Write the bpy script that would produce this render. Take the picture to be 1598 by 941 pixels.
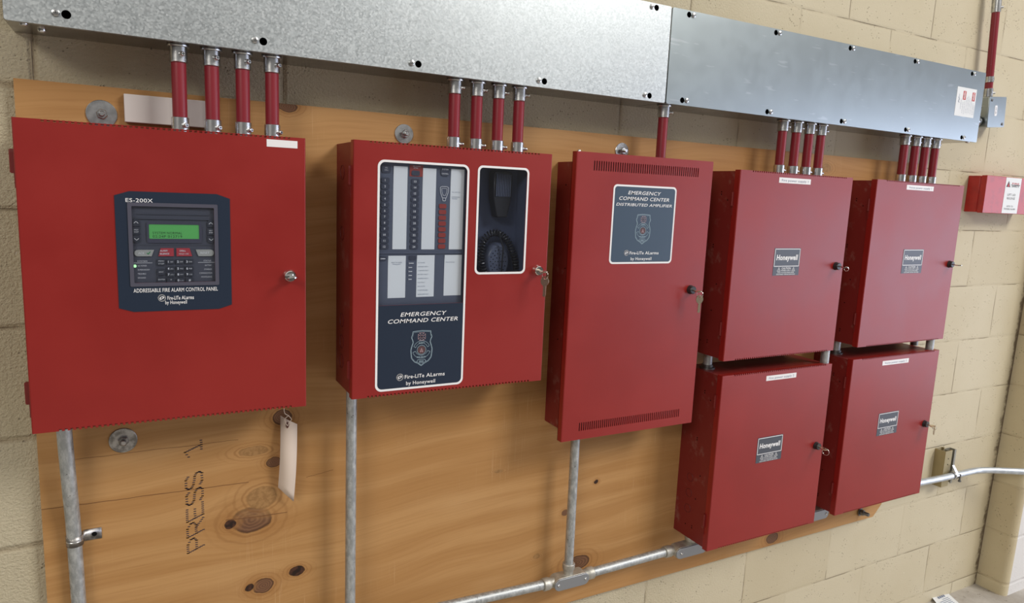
import bpy, math, random
from mathutils import Vector, Matrix, Quaternion
from mathutils.geometry import tessellate_polygon

for _o in list(bpy.data.objects):
    bpy.data.objects.remove(_o)
SC = bpy.context.scene
COL = SC.collection
random.seed(7)
PI = math.pi

# ------------------------------------------------------------------ camera
cam_d = bpy.data.cameras.new('camera')
cam_d.sensor_fit = 'HORIZONTAL'; cam_d.sensor_width = 36.0
cam_d.lens = 36.0 * 1087.786 / 1598.0
cam_d.clip_start = 0.02
cam = bpy.data.objects.new('camera', cam_d)
cam.location = (0.16925, -1.40751, 1.46684)
cam.rotation_euler = (1.41611, -0.042655, -0.488288)
COL.objects.link(cam); SC.camera = cam

# ------------------------------------------------------------------ light and exposure
SC.view_settings.view_transform = 'Standard'
SC.view_settings.look = 'None'
SC.view_settings.gamma = 1.0
SC.view_settings.exposure = 0.0
SC.view_settings.use_curve_mapping = False

world = bpy.data.worlds.new('hall_light'); SC.world = world
world.use_nodes = True
wn = world.node_tree; wn.nodes.clear()
w_out = wn.nodes.new('ShaderNodeOutputWorld'); w_bg = wn.nodes.new('ShaderNodeBackground')
w_tc = wn.nodes.new('ShaderNodeTexCoord'); w_sep = wn.nodes.new('ShaderNodeSeparateXYZ')
w_map = wn.nodes.new('ShaderNodeMapRange'); w_ramp = wn.nodes.new('ShaderNodeValToRGB')
w_map.inputs[1].default_value = -1; w_map.inputs[2].default_value = 1
wn.links.new(w_tc.outputs['Generated'], w_sep.inputs[0]); wn.links.new(w_sep.outputs[2], w_map.inputs[0])
wn.links.new(w_map.outputs[0], w_ramp.inputs[0]); wn.links.new(w_ramp.outputs[0], w_bg.inputs[0])
wn.links.new(w_bg.outputs[0], w_out.inputs[0])
_e = w_ramp.color_ramp.elements
_e[0].position = 0.38; _e[0].color = (0.07, 0.06, 0.05, 1)
_e[1].position = 0.82; _e[1].color = (0.90, 0.87, 0.82, 1)
_m = _e.new(0.50); _m.color = (0.17, 0.16, 0.15, 1)
_m = _e.new(0.56); _m.color = (0.50, 0.48, 0.46, 1)
w_bg.inputs[1].default_value = 0.62

def area_light(name, loc, target, sx, sy, power, color):
    l = bpy.data.lights.new(name, 'AREA'); l.shape = 'RECTANGLE'
    l.size = sx; l.size_y = sy; l.energy = power; l.color = color
    o = bpy.data.objects.new(name, l); COL.objects.link(o)
    o.location = loc
    d = Vector(target) - Vector(loc)
    o.rotation_euler = d.to_track_quat('-Z', 'Y').to_euler()
    return o
area_light('open_roller_door_daylight', (6.0, -3.2, 1.05), (0.0, -3.2, 1.05), 4.2, 2.0, 100.0, (0.74, 0.80, 1.0))
area_light('high_window_daylight', (6.0, -6.1, 6.6), (0.9, 0.0, 1.3), 3.0, 2.6, 520.0, (1.0, 0.96, 0.90))
area_light('left_fill_light', (-4.2, -5.0, 4.6), (0.4, 0.0, 1.2), 2.6, 1.6, 170.0, (1.0, 0.94, 0.84))  # unseen fill light added at front left to lift the left-facing sides

# ------------------------------------------------------------------ mesh helpers
class MB:
    def __init__(s): s.v = []; s.f = []
    def add(s, vs, fs):
        n = len(s.v); s.v += [tuple(p) for p in vs]; s.f += [tuple(i + n for i in q) for q in fs]
    def box(s, x0, x1, y0, y1, z0, z1):
        s.add([(x0,y0,z0),(x1,y0,z0),(x1,y1,z0),(x0,y1,z0),(x0,y0,z1),(x1,y0,z1),(x1,y1,z1),(x0,y1,z1)],
              [(0,3,2,1),(4,5,6,7),(0,1,5,4),(1,2,6,5),(2,3,7,6),(3,0,4,7)])
    def lathe(s, org, axis, prof, n=24, cap0=True, cap1=True):
        a = Vector(axis).normalized(); u = a.orthogonal().normalized(); w = a.cross(u); org = Vector(org)
        vs = []
        for r, h in prof:
            for k in range(n):
                t = 2*PI*k/n; vs.append(org + a*h + (u*math.cos(t) + w*math.sin(t))*r)
        fs = []
        for j in range(len(prof)-1):
            for k in range(n):
                k2 = (k+1) % n; fs.append((j*n+k, j*n+k2, (j+1)*n+k2, (j+1)*n+k))
        if cap0: fs.append(tuple(range(n-1, -1, -1)))
        if cap1: fs.append(tuple((len(prof)-1)*n + k for k in range(n)))
        s.add(vs, fs)
    def cyl(s, p0, p1, r, n=20, r1=None):
        d = Vector(p1) - Vector(p0)
        s.lathe(p0, d, [(r, 0), (r if r1 is None else r1, d.length)], n)
    def tube(s, pts, r, n=12, closed=False):
        P = [Vector(p) for p in pts]; m = len(P)
        def tan(i):
            if closed: return (P[(i+1) % m] - P[i-1]).normalized()
            return (P[min(i+1, m-1)] - P[max(i-1, 0)]).normalized()
        t0 = tan(0); u = t0.orthogonal().normalized(); vs = []; fs = []
        for i in range(m):
            t = tan(i)
            if i: u = (t0.rotation_difference(t) @ u).normalized(); t0 = t
            w = t.cross(u)
            for k in range(n):
                a = 2*PI*k/n; vs.append(P[i] + (u*math.cos(a) + w*math.sin(a))*r)
        for i in range(m if closed else m-1):
            j = (i+1) % m
            for k in range(n):
                k2 = (k+1) % n; fs.append((i*n+k, i*n+k2, j*n+k2, j*n+k))
        if not closed:
            fs.append(tuple(range(n-1, -1, -1))); fs.append(tuple((m-1)*n + k for k in range(n)))
        s.add(vs, fs)
    def poly(s, outer, y0, y1, holes=()):
        """outline in (x, z), front at y0, back at y1, with optional holes"""
        loops = [list(outer)] + [list(h) for h in holes]
        flat = [p for l in loops for p in l]; n = len(flat)
        tris = tessellate_polygon([[Vector((p[0], p[1], 0)) for p in l] for l in loops])
        vs = [(p[0], y0, p[1]) for p in flat] + [(p[0], y1, p[1]) for p in flat]
        fs = []
        for t in tris:
            a, b, c = (Vector((flat[i][0], flat[i][1])) for i in t)
            if (b-a).cross(c-a) < 0: t = (t[0], t[2], t[1])
            fs.append((t[0], t[1], t[2])); fs.append((t[2]+n, t[1]+n, t[0]+n))
        k = 0
        for li, l in enumerate(loops):
            m = len(l); ar = sum(l[i][0]*l[(i+1) % m][1] - l[(i+1) % m][0]*l[i][1] for i in range(m))
            ccw = (ar > 0) == (li == 0)
            for i in range(m):
                a, b = k+i, k+(i+1) % m
                fs.append((a, a+n, b+n, b) if ccw else (b, b+n, a+n, a))
            k += m
        s.add(vs, fs)
    def plate(s, x0, x1, z0, z1, y0, y1, holes):
        """flat sheet with rectangular holes (hx0, hx1, hz0, hz1)"""
        xs = sorted(set([x0, x1] + [min(max(h[i], x0), x1) for h in holes for i in (0, 1)]))
        zs = sorted(set([z0, z1] + [min(max(h[i], z0), z1) for h in holes for i in (2, 3)]))
        nx, nz = len(xs)-1, len(zs)-1
        def solid(i, j):
            if i < 0 or j < 0 or i >= nx or j >= nz: return False
            cx, cz = (xs[i]+xs[i+1])/2, (zs[j]+zs[j+1])/2
            return not any(h[0] < cx < h[1] and h[2] < cz < h[3] for h in holes)
        S = [[solid(i, j) for j in range(nz)] for i in range(nx)]
        g = lambda i, j: 0 <= i < nx and 0 <= j < nz and S[i][j]
        idx = {}; vs = []; fs = []
        def V(i, j, b):
            k = (i, j, b)
            if k not in idx: idx[k] = len(vs); vs.append((xs[i], y1 if b else y0, zs[j]))
            return idx[k]
        for i in range(nx):
            for j in range(nz):
                if not S[i][j]: continue
                fs.append((V(i,j,0), V(i+1,j,0), V(i+1,j+1,0), V(i,j+1,0)))
                fs.append((V(i,j+1,1), V(i+1,j+1,1), V(i+1,j,1), V(i,j,1)))
                if not g(i-1,j): fs.append((V(i,j,0), V(i,j+1,0), V(i,j+1,1), V(i,j,1)))
                if not g(i+1,j): fs.append((V(i+1,j,1), V(i+1,j+1,1), V(i+1,j+1,0), V(i+1,j,0)))
                if not g(i,j-1): fs.append((V(i,j,1), V(i+1,j,1), V(i+1,j,0), V(i,j,0)))
                if not g(i,j+1): fs.append((V(i,j+1,0), V(i+1,j+1,0), V(i+1,j+1,1), V(i,j+1,1)))
        s.add(vs, fs)
    def ribbon(s, pts, w, y, closed=False):
        """thin printed line along (x, z) points"""
        P = [Vector((p[0], p[1])) for p in pts]; m = len(P)
        for i in range(m if closed else m-1):
            a, b = P[i], P[(i+1) % m]; d = (b-a)
            if d.length < 1e-9: continue
            d.normalize(); q = Vector((-d.y, d.x))*w/2; a2 = a - d*w*.3; b2 = b + d*w*.3
            s.add([(a2.x-q.x, y, a2.y-q.y), (b2.x-q.x, y, b2.y-q.y), (b2.x+q.x, y, b2.y+q.y), (a2.x+q.x, y, a2.y+q.y)], [(0,1,2,3)])
    def text(s, body, x, z, y, h, w=None, align='C', bold=0.0, shear=0.0, rot=0.0):
        """lettering facing -y; h = cap height of the line, w = total width to fit, (x, z) = centre / left / right on the mid line"""
        V, F = glyphs(body, bold, shear)
        xs = [p[0] for p in V]; x0, x1 = min(xs), max(xs)
        sz = h / 0.73; sx = sz if w is None else w / (x1 - x0)
        W = (x1-x0)*sx
        ox = {'C': -W/2, 'L': 0.0, 'R': -W}[align]
        c, sn = math.cos(rot), math.sin(rot); vs = []
        for p in V:
            a = (p[0]-x0)*sx + ox; b = (p[1]-0.365)*sz
            vs.append((x + a*c - b*sn, y, z + a*sn + b*c))
        s.add(vs, F)
    def build(s, name, mat, parent=None, bevel=0.0, loc=None, flat=False):
        root = ROOT.get(parent.name, Vector((0,0,0))) if parent else Vector(loc or (0,0,0))
        me = bpy.data.meshes.new(name)
        me.from_pydata([(p[0]-root[0], p[1]-root[1], p[2]-root[2]) for p in s.v], [], s.f)
        me.update(); me.materials.append(M[mat])
        if not flat:
            me.polygons.foreach_set('use_smooth', [True]*len(me.polygons))
            me.set_sharp_from_angle(angle=math.radians(38))
        o = bpy.data.objects.new(name, me); COL.objects.link(o)
        if parent: o.parent = parent
        else: o.location = root
        ROOT[o.name] = root
        if bevel:
            b = o.modifiers.new('bevel', 'BEVEL'); b.width = bevel; b.segments = 2; b.limit_method = 'ANGLE'; b.angle_limit = math.radians(50)
        return o
ROOT = {}
_glyph = {}
def glyphs(body, bold, shear):
    k = (body, bold, shear)
    if k not in _glyph:
        cu = bpy.data.curves.new('lettering', 'FONT'); cu.body = body; cu.offset = bold; cu.shear = shear; cu.resolution_u = 3
        cu.fill_mode = 'FRONT'; cu.space_character = 1.06
        ob = bpy.data.objects.new('lettering', cu); COL.objects.link(ob)
        dg = bpy.context.evaluated_depsgraph_get(); dg.update()
        me = bpy.data.meshes.new_from_object(ob.evaluated_get(dg))
        _glyph[k] = ([tuple(v.co) for v in me.vertices], [tuple(p.vertices) for p in me.polygons])
        bpy.data.objects.remove(ob); bpy.data.curves.remove(cu); bpy.data.meshes.remove(me)
    return _glyph[k]
def tag(o, label, cat, group=None):
    o['label'] = label; o['category'] = cat
    if group: o['group'] = group
    return o
def thing(name, label, cat, loc, group=None):
    o = bpy.data.objects.new(name, None); COL.objects.link(o); o.location = loc; o.empty_display_size = 0.05
    ROOT[o.name] = Vector(loc)
    return tag(o, label, cat, group)
def structure(o): o['kind'] = 'structure'; return o
def rrect(x0, x1, z0, z1, r, n=5):
    P = []
    for cx, cz, a0 in ((x1-r, z0+r, -90), (x1-r, z1-r, 0), (x0+r, z1-r, 90), (x0+r, z0+r, 180)):
        for k in range(n+1):
            a = math.radians(a0 + 90*k/n); P.append((cx + r*math.cos(a), cz + r*math.sin(a)))
    return P
def circ(cx, cz, r, n=24, a0=0.0): return [(cx + r*math.cos(a0+2*PI*k/n), cz + r*math.sin(a0+2*PI*k/n)) for k in range(n)]

# ------------------------------------------------------------------ materials
M = {}
class NT:
    def __init__(s, name):
        s.m = bpy.data.materials.new(name); s.m.use_nodes = True; s.t = s.m.node_tree; s.t.nodes.clear()
        s.out = s.t.nodes.new('ShaderNodeOutputMaterial'); s.b = s.t.nodes.new('ShaderNodeBsdfPrincipled')
        s.t.links.new(s.b.outputs[0], s.out.inputs[0]); M[name] = s.m; s._tc = None
    def n(s, ty, **kw):
        o = s.t.nodes.new(ty)
        for k, v in kw.items(): setattr(o, k, v)
        return o
    def put(s, sock, v):
        if isinstance(v, bpy.types.NodeSocket): s.t.links.new(v, sock)
        elif isinstance(v, tuple) and len(v) == 3 and sock.type == 'RGBA': sock.default_value = v + (1,)
        else: sock.default_value = v
    def math(s, op, a, b=None, c=None, clamp=False):
        o = s.n('ShaderNodeMath', operation=op); o.use_clamp = clamp
        for i, v in enumerate((a, b, c)):
            if v is not None: s.put(o.inputs[i], v)
        return o.outputs[0]
    def xyz(s):
        if not s._tc:
            tc = s.n('ShaderNodeTexCoord'); sp = s.n('ShaderNodeSeparateXYZ'); s.t.links.new(tc.outputs['Object'], sp.inputs[0])
            s._tc = (tc.outputs['Object'], sp.outputs[0], sp.outputs[1], sp.outputs[2])
        return s._tc
    def comb(s, x, y, z):
        o = s.n('ShaderNodeCombineXYZ')
        for i, v in enumerate((x, y, z)): s.put(o.inputs[i], v)
        return o.outputs[0]
    def noise(s, scale, detail=3.0, rough=0.55, vec=None, dist=0.0):
        o = s.n('ShaderNodeTexNoise'); s.put(o.inputs['Vector'], vec or s.xyz()[0])
        o.inputs['Scale'].default_value = scale; o.inputs['Detail'].default_value = detail; o.inputs['Roughness'].default_value = rough
        o.inputs['Distortion'].default_value = dist
        return o.outputs[0]
    def voro(s, scale, vec=None, feature='F1', out=0):
        o = s.n('ShaderNodeTexVoronoi', feature=feature); s.put(o.inputs['Vector'], vec or s.xyz()[0]); o.inputs['Scale'].default_value = scale
        return o.outputs[out]
    def ss(s, v, a, b, lo=0.0, hi=1.0):
        o = s.n('ShaderNodeMapRange', interpolation_type='SMOOTHSTEP'); s.put(o.inputs[0], v)
        for i, q in enumerate((a, b, lo, hi)): s.put(o.inputs[i+1], q)
        return o.outputs[0]
    def mix(s, f, a, b, mode='MIX'):
        o = s.n('ShaderNodeMix', data_type='RGBA', blend_type=mode); s.put(o.inputs[0], f); s.put(o.inputs[6], a); s.put(o.inputs[7], b)
        return o.outputs[2]
    def bump(s, h, strength, dist=0.001):
        o = s.n('ShaderNodeBump'); s.put(o.inputs['Height'], h); o.inputs['Strength'].default_value = strength; o.inputs['Distance'].default_value = dist
        s.t.links.new(o.outputs[0], s.b.inputs['Normal'])
    def set(s, color=None, rough=None, metal=None, spec=None, **kw):
        if color is not None: s.put(s.b.inputs['Base Color'], color)
        if rough is not None: s.put(s.b.inputs['Roughness'], rough)
        if metal is not None: s.put(s.b.inputs['Metallic'], metal)
        if spec is not None: s.put(s.b.inputs['Specular IOR Level'], spec)
        for k, v in kw.items(): s.put(s.b.inputs[k], v)
        return s
def plain(name, color, rough=0.5, metal=0.0, spec=0.5, **kw):
    return NT(name).set(color, rough, metal, spec, **kw)

# red powder coat of the cabinets: fine wrinkle, faint mottling
t = NT('red_powder_coat')
mott = t.noise(5.0, 4.0)
t.set(t.mix(t.ss(mott, .35, .65), (0.232, 0.0105, 0.0085), (0.260, 0.0128, 0.0100)), t.ss(mott, .3, .7, .34, .40), 0, .5)
t.bump(t.noise(900, 2.0), .10, .0006)
# dusty red of the open cabinet sides
t = NT('red_side_paint')
dust = t.noise(26, 5.0, .65); dv = t.math('MULTIPLY', t.ss(dust, .56, .72), .42)
t.set(t.mix(dv, (0.175, 0.013, 0.012), (0.26, 0.13, 0.11)), .46, 0, .5); t.bump(t.noise(700, 2.0), .15, .0005)
t = NT('red_knockout'); t.set((0.10, 0.008, 0.008), .5)
t = NT('red_enamel'); t.set(t.mix(t.ss(t.noise(40, 4), .45, .7), (0.40, 0.018, 0.016), (0.32, 0.016, 0.016)), .30, 0, .5)
# red conduit: shiny, scuffed
t = NT('red_conduit_paint')
o3 = t.xyz(); sc = t.ss(t.noise(1.0, 3.0, .6, t.comb(t.math('MULTIPLY', o3[1], 260), t.math('MULTIPLY', o3[2], 260), t.math('MULTIPLY', o3[3], 60))), .70, .76)
t.set(t.mix(t.math('MULTIPLY', sc, .55), (0.225, 0.017, 0.028), (0.62, 0.42, 0.42)), .30, 0, .5); t.bump(t.noise(160, 3), .12, .0006)
# galvanised sheet, two finishes
t = NT('galvanised_spangle')
cell = t.voro(330, None, 'F1', 1); cs = t.n('ShaderNodeSeparateColor'); t.put(cs.inputs[0], cell)
big = t.noise(3.0, 4.0)
g1 = t.mix(cs.outputs[0], (0.46, 0.50, 0.52), (0.60, 0.64, 0.66))
t.set(t.mix(t.ss(big, .4, .7, 0, .22), g1, (0.36, 0.39, 0.40)), t.ss(cs.outputs[1], 0, 1, .36, .48), 1.0); t.bump(t.noise(500, 2), .10, .0005)
t = NT('galvanised_smooth')
big = t.noise(4.0, 5.0, .6); sm = t.noise(30, 4, .6)
scr = t.noise(1.0, 2, .5, t.comb(t.math('MULTIPLY', t.xyz()[1], 14), t.math('MULTIPLY', t.xyz()[2], 14), t.math('MULTIPLY', t.xyz()[3], 90)))
c = t.mix(t.ss(big, .35, .7), (0.385, 0.435, 0.455), (0.405, 0.46, 0.48)); c = t.mix(t.ss(sm, .55, .75, 0, .14), c, (0.30, 0.35, 0.38))
t.set(t.mix(t.ss(scr, .66, .72, 0, .25), c, (0.7, 0.74, 0.76)), t.ss(sm, .3, .7, .30, .325), 1.0); t.bump(t.noise(350, 2), .04, .0005)
t = NT('zinc'); t.set(t.mix(t.ss(t.noise(60, 4), .4, .65), (0.52, 0.53, 0.54), (0.74, 0.75, 0.76)), .27, 1.0)
t = NT('dull_conduit')
o3 = t.xyz(); gr = t.noise(1.0, 4, .65, t.comb(t.math('MULTIPLY', o3[1], 130), t.math('MULTIPLY', o3[2], 130), t.math('MULTIPLY', o3[3], 60)))
sp = t.ss(t.noise(140, 3, .6), .66, .72)
c = t.mix(t.ss(gr, .35, .7), (0.36, 0.38, 0.39), (0.56, 0.58, 0.58))
t.set(t.mix(t.math('MULTIPLY', sp, .7), c, (0.10, 0.085, 0.07)), t.ss(gr, .3, .7, .44, .58), .75)
t = NT('bright_conduit'); t.set(t.mix(t.ss(t.noise(45, 4), .4, .65), (0.55, 0.60, 0.66), (0.66, 0.71, 0.76)), .44, .8)
t = NT('cast_aluminium'); t.set(t.mix(t.ss(t.noise(50, 4), .4, .65), (0.42, 0.41, 0.37), (0.55, 0.53, 0.48)), .48, .7); t.bump(t.noise(420, 3), .25, .0006)
t = NT('cover_grey'); t.set((0.34, 0.36, 0.39), .42, .8); t.bump(t.noise(300, 2), .1, .0005)
plain('steel_dark', (0.20, 0.20, 0.20), .42, 1.0)
t = NT('weathered_steel'); t.set(t.mix(t.ss(t.noise(70, 4), .4, .62), (0.22, 0.21, 0.20), (0.48, 0.47, 0.46)), .42, .9)
plain('chrome', (0.80, 0.79, 0.76), .14, 1.0)
plain('key_brass', (0.70, 0.60, 0.46), .26, 1.0)
plain('black_lock', (0.018, 0.018, 0.020), .35)
plain('hole_black', (0.006, 0.006, 0.006), .9, 0, .1)
plain('strut_gold', (0.36, 0.30, 0.17), .42, .55)
plain('strut_grey', (0.30, 0.29, 0.25), .45, .6)
plain('navy_overlay', (0.012, 0.022, 0.044), .45, 0, .35)
plain('navy_overlay_pale', (0.036, 0.064, 0.105), .40, 0, .5)
plain('label_slate', (0.055, 0.065, 0.085), .42)
plain('print_white', (0.78, 0.78, 0.80), .5)
plain('print_pale', (0.34, 0.46, 0.54), .5)
plain('print_red', (0.45, 0.02, 0.02), .5)
plain('print_pink', (0.40, 0.27, 0.30), .5)
plain('print_maroon', (0.085, 0.040, 0.045), .5)
plain('ink', (0.05, 0.05, 0.06), .6)
plain('ink_blue', (0.16, 0.20, 0.30), .6)
plain('paper', (0.72, 0.74, 0.76), .6)
plain('paper_strip', (0.86, 0.88, 0.88), .6)
plain('label_tape', (0.78, 0.77, 0.79), .45)
plain('card_white', (0.60, 0.56, 0.55), .6)
plain('manila', (0.66, 0.55, 0.47), .7)
plain('string', (0.62, 0.52, 0.44), .7)
plain('rivet_brown', (0.12, 0.045, 0.035), .5)
plain('keypad_plastic', (0.075, 0.080, 0.105), .42)
plain('keypad_frame', (0.075, 0.075, 0.105), .32)
plain('button_dark', (0.042, 0.046, 0.062), .4)
plain('button_grey', (0.40, 0.40, 0.37), .4)
plain('button_red', (0.46, 0.050, 0.065), .4)
plain('panel_blue', (0.100, 0.115, 0.160), .4)
plain('panel_button', (0.055, 0.062, 0.090), .35)
plain('fire_red', (0.33, 0.050, 0.040), .4)
plain('recess_navy', (0.095, 0.115, 0.190), .45)
plain('mic_black', (0.020, 0.021, 0.027), .30)
plain('mic_grille', (0.085, 0.10, 0.15), .35)
plain('tick_green', (0.02, 0.30, 0.08), .4)
t = NT('lcd_green'); t.set((0.08, 0.30, 0.08), .25); t.put(t.b.inputs['Emission Color'], (0.11, 0.40, 0.11)); t.b.inputs['Emission Strength'].default_value = 0.36
t = NT('lcd_ink'); t.set((0.012, 0.05, 0.018), .5)
t = NT('led_green'); t.set((0.3, 0.9, 0.3), .3); t.put(t.b.inputs['Emission Color'], (0.45, 1.0, 0.40)); t.b.inputs['Emission Strength'].default_value = 1.3
# clear plastic pane
t = NT('clear_pane')
tr = t.n('ShaderNodeBsdfTransparent'); tr.inputs[0].default_value = (0.90, 0.92, 0.95, 1)
gl = t.n('ShaderNodeBsdfGlossy'); gl.inputs['Roughness'].default_value = .12
fr = t.n('ShaderNodeLayerWeight'); fr.inputs[0].default_value = .5; fac = t.math('ADD', t.math('MULTIPLY', t.math('POWER', fr.outputs[1], 4.0), .5), .05)
mx = t.n('ShaderNodeMixShader'); t.put(mx.inputs[0], fac); t.put(mx.inputs[1], tr.outputs[0]); t.put(mx.inputs[2], gl.outputs[0])
t.t.links.new(mx.outputs[0], t.out.inputs[0])

# painted concrete block
BLK_X, BLK_Z, BLK_W, BLK_H = 2.797, 0.004, 0.3958, 0.2
def block_material(name, base, alt, ax, rustic=True):
    t = NT(name); v, x, y, z = t.xyz(); h = x if ax == 'x' else y
    wob = t.math('MULTIPLY', t.math('SUBTRACT', t.noise(9, 3), .5), .010)
    zz = t.math('ADD', t.math('SUBTRACT', z, BLK_Z - 20*BLK_H), t.math('MULTIPLY', wob, .35))
    row = t.math('FLOOR', t.math('DIVIDE', zz, BLK_H))
    fz = t.math('SUBTRACT', zz, t.math('MULTIPLY', row, BLK_H))
    odd = t.math('MULTIPLY', t.math('MODULO', row, 2.0), BLK_W/2)
    xx = t.math('ADD', t.math('ADD', t.math('SUBTRACT', h, BLK_X - 40*BLK_W), odd), t.math('MULTIPLY', wob, .35))
    col = t.math('FLOOR', t.math('DIVIDE', xx, BLK_W))
    fx = t.math('SUBTRACT', xx, t.math('MULTIPLY', col, BLK_W))
    dz = t.math('MINIMUM', fz, t.math('SUBTRACT', BLK_H, fz)); dx = t.math('MINIMUM', fx, t.math('SUBTRACT', BLK_W, fx))
    d = t.math('MINIMUM', dz, dx)
    wide = t.ss(d, .0025, .0085, 1, 0)                               # tooled joint
    crack = t.math('MULTIPLY', t.ss(d, .0006, .0022, 1, 0), t.ss(t.noise(6, 4, .6), .42, .62))
    rnd = t.n('ShaderNodeTexWhiteNoise', noise_dimensions='2D'); t.put(rnd.inputs['Vector'], t.comb(col, row, 0.0))
    tone = t.math('ADD', t.math('MULTIPLY', rnd.outputs[0], .35), t.math('MULTIPLY', t.noise(4, 4, .6), .75))
    c = t.mix(t.ss(tone, .25, .85), base, alt)
    rough_left = t.ss(h, 1.0, 1.9, 1, 0) if rustic else 0.0           # open-textured blocks at the left, filled smooth at the right
    c = t.mix(t.math('MULTIPLY', wide, t.ss(h, .3, 1.9, .42, .06) if rustic else .10), c, tuple(q*k for q, k in zip(base, (.66, .58, .52))))
    pit = t.ss(t.voro(120, None, 'F1', 0), .10, .24, 1, 0); pitm = t.math('MULTIPLY', pit, t.ss(t.noise(22, 3, .6), .50, .62))
    c = t.mix(t.math('MULTIPLY', pitm, .60), c, (0.16, 0.13, 0.09))
    c = t.mix(t.math('MULTIPLY', crack, .55), c, (0.17, 0.12, 0.07))
    white = t.ss(t.noise(38, 4, .7), .735, .76); c = t.mix(t.math('MULTIPLY', white, .5), c, (0.74, 0.72, 0.68))
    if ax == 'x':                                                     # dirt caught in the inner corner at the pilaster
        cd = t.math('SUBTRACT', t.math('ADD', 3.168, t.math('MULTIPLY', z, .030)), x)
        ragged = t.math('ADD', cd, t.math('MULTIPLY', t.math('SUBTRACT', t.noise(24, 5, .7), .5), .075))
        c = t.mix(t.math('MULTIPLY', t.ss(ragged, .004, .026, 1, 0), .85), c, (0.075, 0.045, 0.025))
    if ax == 'y': c = t.mix(t.ss(t.math('SUBTRACT', x, t.math('MULTIPLY', z, .029)), 3.196, 3.200), c, (0.66, 0.645, 0.63))     # paler front face
    t.set(c, .62, 0, .35)
    hgt = t.math('MULTIPLY', t.math('SUBTRACT', 1.0, wide), t.ss(h, .3, 1.9, 1.0, .13) if rustic else .4)
    tex = t.noise(1.0, 4, .65, t.comb(t.math('MULTIPLY', h, 170), t.math('MULTIPLY', y if ax == 'x' else x, 170), t.math('MULTIPLY', z, 200)))
    amp = t.math('ADD', t.math('MULTIPLY', rough_left, .95), .12) if rustic else .12
    hh = t.math('ADD', t.math('MULTIPLY', hgt, .60), t.math('MULTIPLY', tex, amp))
    hh = t.math('SUBTRACT', hh, t.math('MULTIPLY', pitm, .35)); hh = t.math('SUBTRACT', hh, t.math('MULTIPLY', crack, .5))
    t.bump(hh, .9, .006)
block_material('painted_block', (0.500, 0.435, 0.300), (0.550, 0.490, 0.355), 'x')
block_material('painted_block_pier', (0.50, 0.42, 0.27), (0.56, 0.49, 0.33), 'y', False)
t = NT('concrete_floor')
c = t.mix(t.ss(t.noise(6, 6, .6), .35, .7), (0.34, 0.31, 0.27), (0.48, 0.45, 0.41)); dk = t.ss(t.noise(34, 5, .7), .60, .70)
t.set(t.mix(t.math('MULTIPLY', dk, .75), c, (0.10, 0.075, 0.05)), .7, 0, .3); t.bump(t.noise(60, 5), .4, .004)

# plywood: long grain that bends round each knot
t = NT('plywood'); v, x, y, z = t.xyz(); x = t.math('ADD', x, 1.215); z = t.math('ADD', z, .405)
KNOTS = [  # x, z, half width, half height, kind
    (0.3516, 0.7899, 0.0370, 0.0270, 'dark'),
    (0.3116, 0.7881, 0.0120, 0.0090, 'hole'),
    (0.4122, 0.9990, 0.0185, 0.0150, 'dark'),
    (0.3951, 0.9063, 0.0135, 0.0105, 'dark'),
    (0.3720, 0.8345, 0.0290, 0.0230, 'pale'),
    (0.3722, 0.6401, 0.0200, 0.0155, 'dark'),
    (0.3446, 0.6426, 0.0080, 0.0070, 'hole'),
    (0.4409, 0.6570, 0.0160, 0.0105, 'hole'),
    (1.2021, 0.7303, 0.0065, 0.0055, 'hole'),
    (1.1600, 0.5129, 0.0340, 0.0200, 'dark'),
    (1.8950, 0.4285, 0.0260, 0.0170, 'dark'),
    (0.4275, 1.6106, 0.0180, 0.0100, 'dark'),
    (1.1105, 0.6621, 0.0090, 0.0080, 'dark'),
    (0.3573, 0.9349, 0.0280, 0.0100, 'pale'),
    (0.9122, 0.8059, 0.0120, 0.0040, 'pale'),
    (1.9583, 1.5784, 0.0200, 0.0120, 'pale'),
    (1.0326, 0.5592, 0.0100, 0.0060, 'pale'),
]
xx = t.math('ADD', x, t.math('MULTIPLY', t.math('SUBTRACT', t.noise(34, 3, .6), .5), .013))
zz0 = t.math('ADD', z, t.math('MULTIPLY', t.math('SUBTRACT', t.noise(31, 3, .6), .5), .011))
zg = z; darkm = None; rings = []
for kx, kz, rx, rz, kind in KNOTS:
    a = t.math('DIVIDE', t.math('SUBTRACT', x, kx), rx*2.6); b = t.math('DIVIDE', t.math('SUBTRACT', z, kz), rz*2.4)
    d2 = t.math('ADD', t.math('MULTIPLY', a, a), t.math('MULTIPLY', b, b)); g = t.math('EXPONENT', t.math('MULTIPLY', d2, -1.0))
    zg = t.math('SUBTRACT', zg, t.math('MULTIPLY', t.math('MULTIPLY', t.math('SUBTRACT', z, kz), g), .88))
warp = t.math('MULTIPLY', t.math('SUBTRACT', t.noise(1.0, 2, .5, t.comb(t.math('MULTIPLY', x, 1.1), 0.0, t.math('MULTIPLY', z, 2.4))), .5), .16)
zw = t.math('ADD', zg, warp)
zw = t.math('SUBTRACT', zw, t.math('MULTIPLY', x, .035))
band = t.noise(1.0, 3, .55, t.comb(t.math('MULTIPLY', x, .9), 3.0, t.math('MULTIPLY', zw, 17)))
fine = t.noise(1.0, 3, .6, t.comb(t.math('MULTIPLY', x, 5.0), 7.0, t.math('MULTIPLY', zw, 210)))
streak = t.noise(1.0, 2, .5, t.comb(t.math('MULTIPLY', x, 9.0), 5.0, t.math('MULTIPLY', zw, 420)))
c = t.mix(t.ss(band, .36, .62), (0.455, 0.255, 0.102), (0.385, 0.200, 0.071))
c = t.mix(t.ss(fine, .42, .72, 0, .34), c, (0.300, 0.145, 0.048))
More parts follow.
